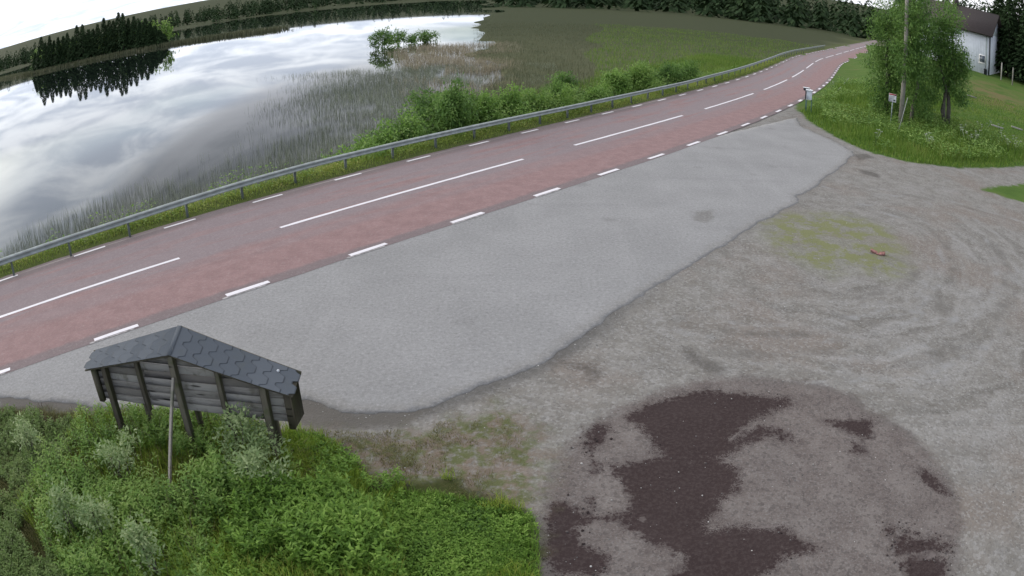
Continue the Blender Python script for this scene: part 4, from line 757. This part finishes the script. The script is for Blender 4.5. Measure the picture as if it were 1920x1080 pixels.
v.put(*leaves(p, a_, rng.uniform(.06, .13, len(p)), rng.uniform(.03, .07, len(p)))); tag(v.build('bank_weeds', M['lf_mid']), 'leafy weeds on the river bank behind the guardrail', 'weeds', None, 'stuff')
# reeds standing in the water
def clumped(xy, f, seed, th): return vnoise(xy[:, 0], xy[:, 1], f, seed) + .6 * vnoise(xy[:, 0], xy[:, 1], f * 3.1, seed + 1) > th
v = Veg(); n = 52000; s = rng.uniform(-16, 22, n); l = 5.4 + rng.exponential(3.4, n); c_ = rp(s, l); lim = np.interp(s, [-16, -8, 0, 8, 16, 22], [4.5, 6.5, 9, 12, 15, 16])
keep = (l < 6 + lim) & clumped(c_, .35, 17, -.2); p = c_[keep]; p[:, 2] = WATER - .15
v.put(*blades(p, rng.uniform(.34, .80, len(p)), .0085, .35))
n = 120000; xy = np.stack([rng.uniform(-28, 4, n), rng.uniform(24, 66, n)], 1); az = np.degrees(np.arctan2(xy[:, 0], xy[:, 1])); R_ = np.hypot(xy[:, 0], xy[:, 1])
keep = (rng.random(n) < smooth(-28, -13, az + 7 * vnoise(xy[:, 0], xy[:, 1], .1, 19) - smooth(30, 60, R_) * 6)) & (lat_s(xy[:, 0], xy[:, 1])[0] > 6.5) & clumped(xy, .22, 20, -.25); xy = xy[keep]
v.put(*blades(np.column_stack([xy, np.full(len(xy), WATER - .1)]), rng.uniform(.22, .62, len(xy)), .012, .5)); tag(v.build('reeds', M['gr_reed']), 'thin grey reeds standing in the shallow river', 'reeds', None, 'stuff')
v = Veg(); n = 30000; az = rng.uniform(-10, 1.5, n); R_ = rng.uniform(40, 92, n); xy = np.stack([R_ * np.sin(np.radians(az)), R_ * np.cos(np.radians(az))], 1); keep = (rng.random(n) < smooth(-10, -6.5, az + 2.5 * vnoise(xy[:, 0], xy[:, 1], .2, 60)) * smooth(44, 62, R_ + 9 * vnoise(xy[:, 0], xy[:, 1], .15, 61)) * smooth(1.5, -1.5, az)) & clumped(xy, .3, 22, -.12); xy = xy[keep]
v.put(*blades(np.column_stack([xy, np.full(len(xy), WATER - .1)]), rng.uniform(.4, .95, len(xy)), .022, .5)); tag(v.build('dead_reeds', M['gr_dead']), 'pale straw-coloured dead reeds at the water margin', 'reeds', None, 'stuff')
# sedge marsh and bright meadow across the rail
v = Veg(); n = 70000; az = rng.uniform(-3.0, 28, n); R_ = 32 + 120 * rng.random(n) ** 1.4; xy = np.stack([R_ * np.sin(np.radians(az)), R_ * np.cos(np.radians(az))], 1); L_ = lat_s(xy[:, 0], xy[:, 1])[0]; xy = xy[(L_ > 7.5) & (marsh_mask(xy[:, 0], xy[:, 1]) > .3)]; az = np.degrees(np.arctan2(xy[:, 0], xy[:, 1]))
md = az + 2.5 * vnoise(xy[:, 0], xy[:, 1], .08, 24) > 6.5; 
v.put(*blades(on_ground(xy[~md]), rng.uniform(.2, .5, (~md).sum()), .02, .8)); tag(v.build('sedge_marsh', M['gr_sedge']), 'olive sedge marsh beyond the reeds', 'sedge', None, 'stuff')
v = Veg(); xy = xy[md]; v.put(*blades(on_ground(xy), rng.uniform(.2, .5, len(xy)), .03, .8)); xy = strip(12, 75, 6.2, 14, 22000); v.put(*blades(on_ground(xy), rng.uniform(.25, .6, len(xy)), .022, .7)); tag(v.build('meadow_grass', M['gr_hill']), 'bright green meadow grass beyond the guardrail', 'grass', None, 'stuff')
for i, (az_, R_, h_, w_, lb) in enumerate([(-10.2, 93, 3.0, 1.5, 'leftmost and tallest dark bush in the shallows beyond the straw-coloured reeds'), (-8.9, 97, 2.3, 1.7, 'middle dark bush in the shallows beyond the straw-coloured reeds'), (-6.9, 101, 1.9, 2.0, 'rightmost low bush in the shallows beyond the straw-coloured reeds')]):
    x_, y_ = R_ * math.sin(math.radians(az_)), R_ * math.cos(math.radians(az_))
    broad_tree('alder_bush', (x_, y_, WATER), [((0, 0), (0, 0, h_ * .8), .05)], [(0, 0, h_ * .4, w_, w_, h_ * .4), (w_ * .5, 0, h_ * .7, w_ * .45, w_ * .5, h_ * .3), (-w_ * .7, 0, h_ * .35, w_ * .5, w_ * .5, h_ * .3), (-w_ * .3, 0, h_ * .8, w_ * .3, w_ * .3, h_ * .25), (w_ * 1.1, 0, h_ * .3, w_ * .4, w_ * .4, h_ * .28)], 1500, .3, lb, 'bush', 'bushes in the shallows', 820 + i, 'lf_rowan', .25)
# hill side: long grass, herbs, mown lawn
hg = np.asarray(P['hillgrass'])[:12]
v = Veg(); n = 60000; az = rng.uniform(22, 47.5, n); R_ = 27 + 34 * rng.random(n) ** 1.2; xy = np.stack([R_ * np.sin(np.radians(az)), R_ * np.cos(np.radians(az))], 1)
d_ = sdf(P['hillgrass'], xy[:, 0], xy[:, 1]); L_ = lat_s(xy[:, 0], xy[:, 1])[0]; dh = (xy[:, 0] - HILL_A[0]) * HILL_N[0] + (xy[:, 1] - HILL_A[1]) * HILL_N[1]
keep = (d_ < -.05) & (L_ < -4.0); xy, d_, dh = xy[keep], d_[keep], dh[keep]; az = np.degrees(np.arctan2(xy[:, 0], xy[:, 1]))
lawn = smooth(9, 13, dh + 2 * vnoise(xy[:, 0], xy[:, 1], .2, 30)) * smooth(35.5, 37.5, az); tall = (.16 + .30 * smooth(0, -2.2, d_)) * (1 - .72 * lawn) * (1 + .8 * vnoise(xy[:, 0], xy[:, 1], .5, 33))
v.put(*blades(on_ground(xy), tall * rng.uniform(.6, 1.3, len(xy)), .03, .6)); tag(v.build('hill_grass', M['gr_hill']), 'long green grass on the bank below the trees', 'grass', None, 'stuff')
v = Veg(); k = (lawn < .4) & (d_ < -.9) & (vnoise(xy[:, 0], xy[:, 1], .45, 34) > -.12); xy = xy[k][:14000]; p = on_ground(xy); p[:, 2] += rng.uniform(.1, .65, len(p)); a_ = rng.normal(0, 1, p.shape); a_[:, 2] = rng.uniform(-.1, .7, len(p))
v.put(*leaves(p, a_, rng.uniform(.10, .22, len(p)), rng.uniform(.05, .10, len(p)))); tag(v.build('bank_herbs', M['lf_mid']), 'leafy herbs in the long grass below the trees', 'herbs', None, 'stuff')
# cow parsley
def parsley(r):
    b = MB(); k_ = 0
    for k in range(3):
        q = np.array([r.normal(0, .16), r.normal(0, .16), r.uniform(.65, .95)]); b.tube([(0, 0, 0), q * [.4, .4, .6], q], .008, 5); ns = sum(map(len, b.q)) if b.q else 0
        for _ in range(6): c_ = q + [r.normal(0, .05), r.normal(0, .05), r.normal(.02, .01)]; b.tube([q, c_, c_ + [0, 0, .012]], [.004, .022, .016], 5)
    return b
pb = parsley(np.random.default_rng(5)); p0 = pb.build('cow_parsley', M['stem']); tag(p0, 'white-flowered cow parsley stalks in the long grass on the bank', 'flower', 'cow parsley on the bank')
p0.data.materials.append(M['umbel']); zc_ = np.array([sum(p0.data.vertices[i].co.z for i in f.vertices) / len(f.vertices) for f in p0.data.polygons])
nv_ = [len(f.vertices) for f in p0.data.polygons]; p0.data.polygons.foreach_set('material_index', (zc_ > .62).astype(np.int32))
for i, (x_, y_) in enumerate(P['pars']):
    o = p0 if i == 0 else p0.copy()
    if i: COL.objects.link(o)
    o.location = (x_, y_, gz((x_, y_))); o.rotation_euler = (0, 0, i * 1.7)
# ------------------------------------------------------------------ foreground vegetation
def herb(v, xy, h, nl, L, Wd, r, spread=1.0, tint=None, low=.25):
    """leafy stalks: spiral of lance leaves up each stem"""
    n = len(xy); h = np.broadcast_to(h, (n,)) * r.uniform(.6, 1.25, n) * np.clip(.95 + 1.5 * vnoise(xy[:, 0], xy[:, 1], 1.3, 71), .35, 1.8); base = on_ground(xy); ln = r.normal(0, .12, (n, 2))
    k = np.tile(np.arange(nl), n); i = np.repeat(np.arange(n), nl); f = low + (1 - low) * (k + .5) / nl; th = k * 2.399 + np.repeat(r.random(n) * 6.28, nl)
    p = base[i].copy(); p[:, :2] += ln[i] * (f * h[i])[:, None]; p[:, 2] += f * h[i]
    a = np.stack([np.cos(th), np.sin(th), .25 + .75 * f ** 2 + r.normal(0, .15, len(f))], 1); s_ = L * (1.15 - .55 * f) * r.uniform(.75, 1.25, len(f)) * spread
    pt_ = np.clip(r.normal(.42, .24, n)[i] + .45 * (f - .5) + r.normal(0, .12, len(f)), 0, 1) if tint is None else np.clip(tint + r.normal(0, .1, len(f)), 0, 1)
    v.put(*leaves(p, a, s_, s_ * Wd, .12, .22, None, pt_, r))
def keep_noise(xy, f, seed, th): return xy[vnoise(xy[:, 0], xy[:, 1], f, seed) + .4 * vnoise(xy[:, 0], xy[:, 1], f * 3, seed + 1) > th]
G = P['grnd']
v = Veg(); r = np.random.default_rng(901)
xy = keep_noise(scatter(G['bright'], 3400, r), 1.2, 40, -.16); herb(v, xy[r.random(len(xy)) < smooth(.0, -.5, sdf(G['bright'], xy[:, 0], xy[:, 1]))], .34, 13, .120, .36, r); herb(v, keep_noise(scatter(G['bright'], 1700, r), .9, 73, -.18), .2, 9, .075, .5, r)
xy = keep_noise(scatter(G['clover'], 7000, r), 1.5, 78, -.55); xy = xy[r.random(len(xy)) < smooth(.05, -.7, sdf(G['clover'], xy[:, 0], xy[:, 1]))]; herb(v, xy, .10, 7, .060, .55, r, 1.0, None, .3); xy = scatter(G['clover'], 16000, r); vg_ = blades(on_ground(xy), rng.uniform(.05, .15, len(xy)), .008, .9); v.put(*vg_)
tag(v.build('willowherb_patch', M['lf_willowherb']), 'dense bright green leafy weeds filling the bottom of the slope', 'weeds', None, 'stuff')
v = Veg(); herb(v, keep_noise(scatter(G['mid'], 2400, r), 1.1, 42, -.02), .32, 12, .10, .40, r); herb(v, keep_noise(scatter(G['mid'], 900, r), 1.2, 44, .02), .42, 14, .11, .28, r)
tag(v.build('mixed_weeds', M['lf_mid']), 'mixed leafy weeds around the notice board posts', 'weeds', None, 'stuff')
v = Veg(); herb(v, keep_noise(scatter(G['mid'], 900, r), .9, 46, .06), .30, 12, .10, .34, r); herb(v, keep_noise(scatter(G['lush'], 500, r), 1.3, 96, .0), .16, 9, .075, .4, r)
tag(v.build('fresh_weeds', M['lf_willowherb']), 'fresh yellow-green shoots among the mixed weeds', 'weeds', None, 'stuff')
v = Veg(); herb(v, keep_noise(scatter(G['dull'], 2600, r), .9, 48, -.16), .24, 12, .075, .45, r); tag(v.build('heath_weeds', M['lf_dull']), 'dull low heath plants at the left edge of the slope', 'weeds', None, 'stuff')
v = Veg(); xy = scatter(G['lush'], 15000, r); xy = xy[(r.random(len(xy)) < smooth(.02, -.35, sdf(G['lush'], xy[:, 0], xy[:, 1]))) & (vnoise(xy[:, 0], xy[:, 1], 1.8, 95) > -.2)]; v.put(*blades(on_ground(scatter(G['mid'], 9000, r)), rng.uniform(.12, .42, 9000), .009, .7)); v.put(*blades(on_ground(scatter(G['bright'], 5000, r)), rng.uniform(.15, .42, 5000), .009, .7)); v.put(*blades(on_ground(xy), rng.uniform(.06, .18, len(xy)), .009, .8)); xy = scatter(P['vegscat'], 60000, r); xy = xy[(xy[:, 1] > 3) & (xy[:, 0] > -11)]; xy = keep_noise(xy, .7, 50, -.05); xy = xy[xy[:, 0] > -5.8 + .8 * vnoise(xy[:, 0], xy[:, 1], .7, 52)]
v.put(*blades(on_ground(xy), rng.uniform(.06, .24, len(xy)), .009, .8)); tag(v.build('slope_grass', M['gr_lush']), 'green grass between the weeds on the slope', 'grass', None, 'stuff')
v = Veg(); xy = scatter(P['vegscat'], 36000, r); xy = xy[(xy[:, 1] > 3) & (xy[:, 0] > -11)]; xy = xy[(xy[:, 0] < -4.0 + vnoise(xy[:, 0], xy[:, 1], .8, 54) * 3)]; v.put(*blades(on_ground(xy), rng.uniform(.04, .18, len(xy)), .008, .9))
xy = keep_noise(scatter(P['sparse'], 30000, r), 1.9, 56, .10); xy = xy[r.random(len(xy)) < .30 * smooth(.05, -.9, sdf(P['sparse'], xy[:, 0], xy[:, 1]) + .5 * vnoise(xy[:, 0], xy[:, 1], 2.3, 74))]; v.put(*blades(on_ground(xy), rng.uniform(.02, .07, len(xy)), .007, 1.2)); xy = keep_noise(scatter(P['sparse'], 16000, r), 1.4, 76, .04); v.put(*blades(on_ground(xy), rng.uniform(.02, .06, len(xy)), .008, 1.3))
tag(v.build('dry_grass', M['gr_dry']), 'thin dry yellowish grass on the gravel margin and slope', 'grass', None, 'stuff')
v = Veg()
xy = scatter(G['mid'], 900, r); v.put(*blades(on_ground(xy), r.uniform(.25, .60, len(xy)), .009, .5))
for q in P['dead']:
    xy = np.array(q) + r.normal(0, .28, (700, 2)); v.put(*blades(on_ground(xy), r.uniform(.06, .24, len(xy)), .007, 1.2))
tag(v.build('dead_stalks', M['brown']), 'reddish brown dead stalks between the weeds', 'stalks', None, 'stuff')
WL = ['largest pale grey-green willow shrub, right of the grey prop', 'pale willow shrub low down on the slope, left of the middle', 'small pale willow shrub left of the grey prop', 'small dull willow shrub near the left picture edge', 'leafy green-grey shrub just below the largest pale willow', 'pale willow sprig at the bottom edge, under the mixed weeds', 'pale willow sprig near the bottom left corner']
for i, (q, sz) in enumerate(zip(P['willow'], (.40, .22, .20, .18, .24, .20, .18))):
    rr = np.random.default_rng(700 + i); o = empty('willow_shrub', (q[0], q[1], gz(q))); tag(o, WL[i], 'shrub', 'young willow shrubs on the slope')
    bl = np.array([(rr.normal(0, sz * .5), rr.normal(0, sz * .5), rr.uniform(.42, .80) * (1.15 if i == 0 else .95), sz * .6, sz * .6, .16) for _ in range(6)]); b = MB()
    for q_ in bl: limb(b, (rr.normal(0, .03), rr.normal(0, .03), -.05), q_[:3], .010, .004, rr, .2)
    b.build('stems', M['bark'], o); v = Veg(); crown(v, bl[:, :3], bl[:, 3:], int(3000 * sz), .065, .030, rr, .055, 9, -.35); v.build('foliage', M['lf_pale'], o)
# loose stones on the gravel
n = 3600; xy = np.stack([rng.uniform(-4.5, 14, n), rng.uniform(3.6, 20, n)], 1); e_ = rough_outline(ap, .05, .07, 21); e_ = e_[rng.integers(0, len(e_), 1800)] + rng.normal(0, .10, (1800, 2)); a_ = (sdf(P['apron'], xy[:, 0], xy[:, 1]) > .08) & (sdf(P['veg'], xy[:, 0], xy[:, 1]) > .0); xy = np.concatenate([xy[a_], e_[e_[:, 0] > -3]])
ico = np.array([(0, 0, 1), (.894, 0, .447), (.276, .851, .447), (-.724, .526, .447), (-.724, -.526, .447), (.276, -.851, .447), (.724, .526, -.447), (-.276, .851, -.447), (-.894, 0, -.447), (-.276, -.851, -.447), (.724, -.526, -.447), (0, 0, -1)])
icf = np.array([(0, 1, 2), (0, 2, 3), (0, 3, 4), (0, 4, 5), (0, 5, 1), (1, 6, 2), (2, 7, 3), (3, 8, 4), (4, 9, 5), (5, 10, 1), (2, 6, 7), (3, 7, 8), (4, 8, 9), (5, 9, 10), (1, 10, 6), (6, 11, 7), (7, 11, 8), (8, 11, 9), (9, 11, 10), (10, 11, 6)])
sz = .006 + .009 * rng.random(len(xy)) ** 3; p = on_ground(xy); V_ = (ico[None] * rng.uniform(.7, 1.2, (len(xy), 12, 1)) * sz[:, None, None] * [1, 1, .6] + p[:, None]); F_ = (icf[None] + 12 * np.arange(len(xy))[:, None, None]).reshape(-1, 3)
tag(mesh_obj('loose_stones', V_.reshape(-1, 3), F_, M['stone'], None, {'tint': np.repeat(rng.random(len(xy)), 12)}, True), 'loose pale stones scattered over the gravel', 'stones', None, 'stuff')
cl = []
for a_ in P['stains'][:9]:
    o_ = rough_outline(a_, .03, .05, 91); cl.append(o_[rng.integers(0, len(o_), 45)] + rng.normal(0, .10, (45, 2)))
xy = np.concatenate(cl); sz = .007 + .016 * rng.random(len(xy)) ** 3; p = on_ground(xy); V_ = (ico[None] * rng.uniform(.6, 1.3, (len(xy), 12, 1)) * sz[:, None, None] * [1, 1, .6] + p[:, None]); F_ = (icf[None] + 12 * np.arange(len(xy))[:, None, None]).reshape(-1, 3)
tag(mesh_obj('soil_clods', V_.reshape(-1, 3), F_, M['clod'], None, {'tint': np.repeat(rng.random(len(xy)), 12)}, True), 'small dark soil clods along the edges of the dark patches', 'soil', None, 'stuff')
# ------------------------------------------------------------------ sky, sun, camera
SUN_EL, SUN_AZ = math.radians(17), math.radians(-62)          # azimuth from +Y, negative to the left (over the river)
w = bpy.data.worlds.new('World'); S.world = w; w.use_nodes = True; nt = w.node_tree; nt.nodes.clear()
t = NT.__new__(NT); t.nt = nt
sky = t.n('ShaderNodeTexSky', sky_type='NISHITA'); sky.sun_disc = False; sky.sun_elevation = SUN_EL; sky.sun_rotation = SUN_AZ % (2 * PI); sky.altitude = 450; sky.dust_density = 2.0
dirn = t.n('ShaderNodeTexCoord').outputs['Generated']; sep = t.n('ShaderNodeSeparateXYZ'); t.put(sep.inputs[0], dirn); dx, dy, dz = sep.outputs
el = t.math('MULTIPLY', t.math('ARCSINE', dz), 57.2958); az = t.math('MULTIPLY', t.math('ARCTAN2', dx, dy), 57.2958)
zc = t.math('MAXIMUM', dz, 0.0); kq = t.math('DIVIDE', 1.0, t.add(zc, .10)); pv = t.n('ShaderNodeCombineXYZ'); t.put(pv.inputs[0], t.mul(dx, kq)); t.put(pv.inputs[1], t.mul(dy, kq))
c1 = t.noise(pv.outputs[0], .55, 6, .55, .3); c2 = t.noise(pv.outputs[0], 1.7, 6, .6, .5); c3 = t.noise(pv.outputs[0], .28, 3, .5)
# a broad dark cloud bank over the middle of the river, bright broken cloud towards the hidden sun and along the horizon
ed0 = t.math('MAXIMUM', 0.0, t.math('SUBTRACT', -9.0, az)); ed = t.add(5.0, t.mul(t.mul(ed0, ed0), .0112))
sv = t.n('ShaderNodeCombineXYZ'); t.put(sv.inputs[0], t.mul(az, .035)); t.put(sv.inputs[1], t.mul(t.math('SUBTRACT', el, ed), .30)); cs = t.noise(sv.outputs[0], 1.0, 5, .55, .4)
dd = t.add(t.math('SUBTRACT', el, ed), t.add(t.mul(t.add(cs, -.5), 4.2), t.mul(t.add(c2, -.5), 2.2)))
dark = t.mul(t.ss(dd, -.6, 2.2), t.ss(el, 40, 26)); dark = t.mul(dark, t.mul(t.ss(az, 95, 60), t.ss(az, -62, -46)))
bright = t.mix(t.ss(c2, .36, .64), (.66, .73, .86), (1.14, 1.19, 1.27)); bright = t.mix(t.ss(el, 20, 34), bright, (1.14, 1.13, 1.15))
bright = t.mix(t.ss(az, -10, 50), bright, (.92, .92, .95)); bright = t.mix(t.mul(t.ss(az, 60, 110), .6), bright, (.62, .66, .74))
dkc = t.mix(t.ss(t.add(t.mul(cs, .7), t.mul(c2, .3)), .36, .62), (.27, .29, .33), (.60, .62, .68)); cloud = t.mix(t.mul(dark, .96), bright, dkc)
hole = t.mul(t.mul(t.ss(c3, .50, .60), t.ss(el, 1.0, 3.0)), t.ss(dark, .35, .05))
skyc = t.mix(1.0, sky.outputs[0], (.095, .110, .135), 'MULTIPLY')
fin = t.mix(t.math('SUBTRACT', 1.0, t.mul(hole, .7)), skyc, cloud)
fin10 = t.mix(1.0, fin, (10, 10, 10), 'MULTIPLY')
bg = t.n('ShaderNodeBackground'); t.put(bg.inputs[0], fin10); bg.inputs[1].default_value = .1
wo = t.n('ShaderNodeOutputWorld'); nt.links.new(bg.outputs[0], wo.inputs[0])
sl = bpy.data.lights.new('sun', 'SUN'); sl.energy = .8; sl.angle = math.radians(25); sl.color = (1, .95, .88)
so = bpy.data.objects.new('sun', sl); COL.objects.link(so)
sd_ = Vector((math.sin(SUN_AZ) * math.cos(SUN_EL), math.cos(SUN_AZ) * math.cos(SUN_EL), math.sin(SUN_EL))); so.rotation_euler = sd_.to_track_quat('Z', 'Y').to_euler(); so.location = sd_ * 50
cd = bpy.data.cameras.new('camera'); co_ = bpy.data.objects.new('camera', cd); COL.objects.link(co_); S.camera = co_
cp, sp_ = math.cos(CAM['pitch']), math.sin(CAM['pitch']); cr, sr_ = math.cos(CAM['roll']), math.sin(CAM['roll'])
R0, U0, F0 = Vector((1, 0, 0)), Vector((0, sp_, cp)), Vector((0, cp, -sp_))
Rt = R0 * cr + U0 * sr_; Ut = U0 * cr - R0 * sr_
mw = Matrix.Identity(4)
for i in range(3): mw[i][0], mw[i][1], mw[i][2] = Rt[i], Ut[i], -F0[i]
mw[2][3] = CAM['h']; co_.matrix_world = mw
cd.type = 'PANO'; cd.sensor_fit = 'HORIZONTAL'; cd.sensor_width = 36; cd.lens = CAM['f'] * 36 / 1920; cd.clip_start = .05; cd.clip_end = 12000
tgt = cd if hasattr(cd, 'panorama_type') else cd.cycles
tgt.panorama_type = 'FISHEYE_LENS_POLYNOMIAL'; tgt.fisheye_fov = math.radians(160)
tgt.fisheye_polynomial_k0 = 0.0
for i, c_ in enumerate(CAM['poly']): setattr(tgt, 'fisheye_polynomial_k%d' % (i + 1), -c_)
S.view_settings.view_transform = 'Standard'; S.view_settings.look = 'None'; S.view_settings.exposure = 0.40; S.view_settings.gamma = 1.0
S.render.engine = 'CYCLES'; S.cycles.use_denoising = True; S.cycles.max_bounces = 6; S.cycles.transparent_max_bounces = 8
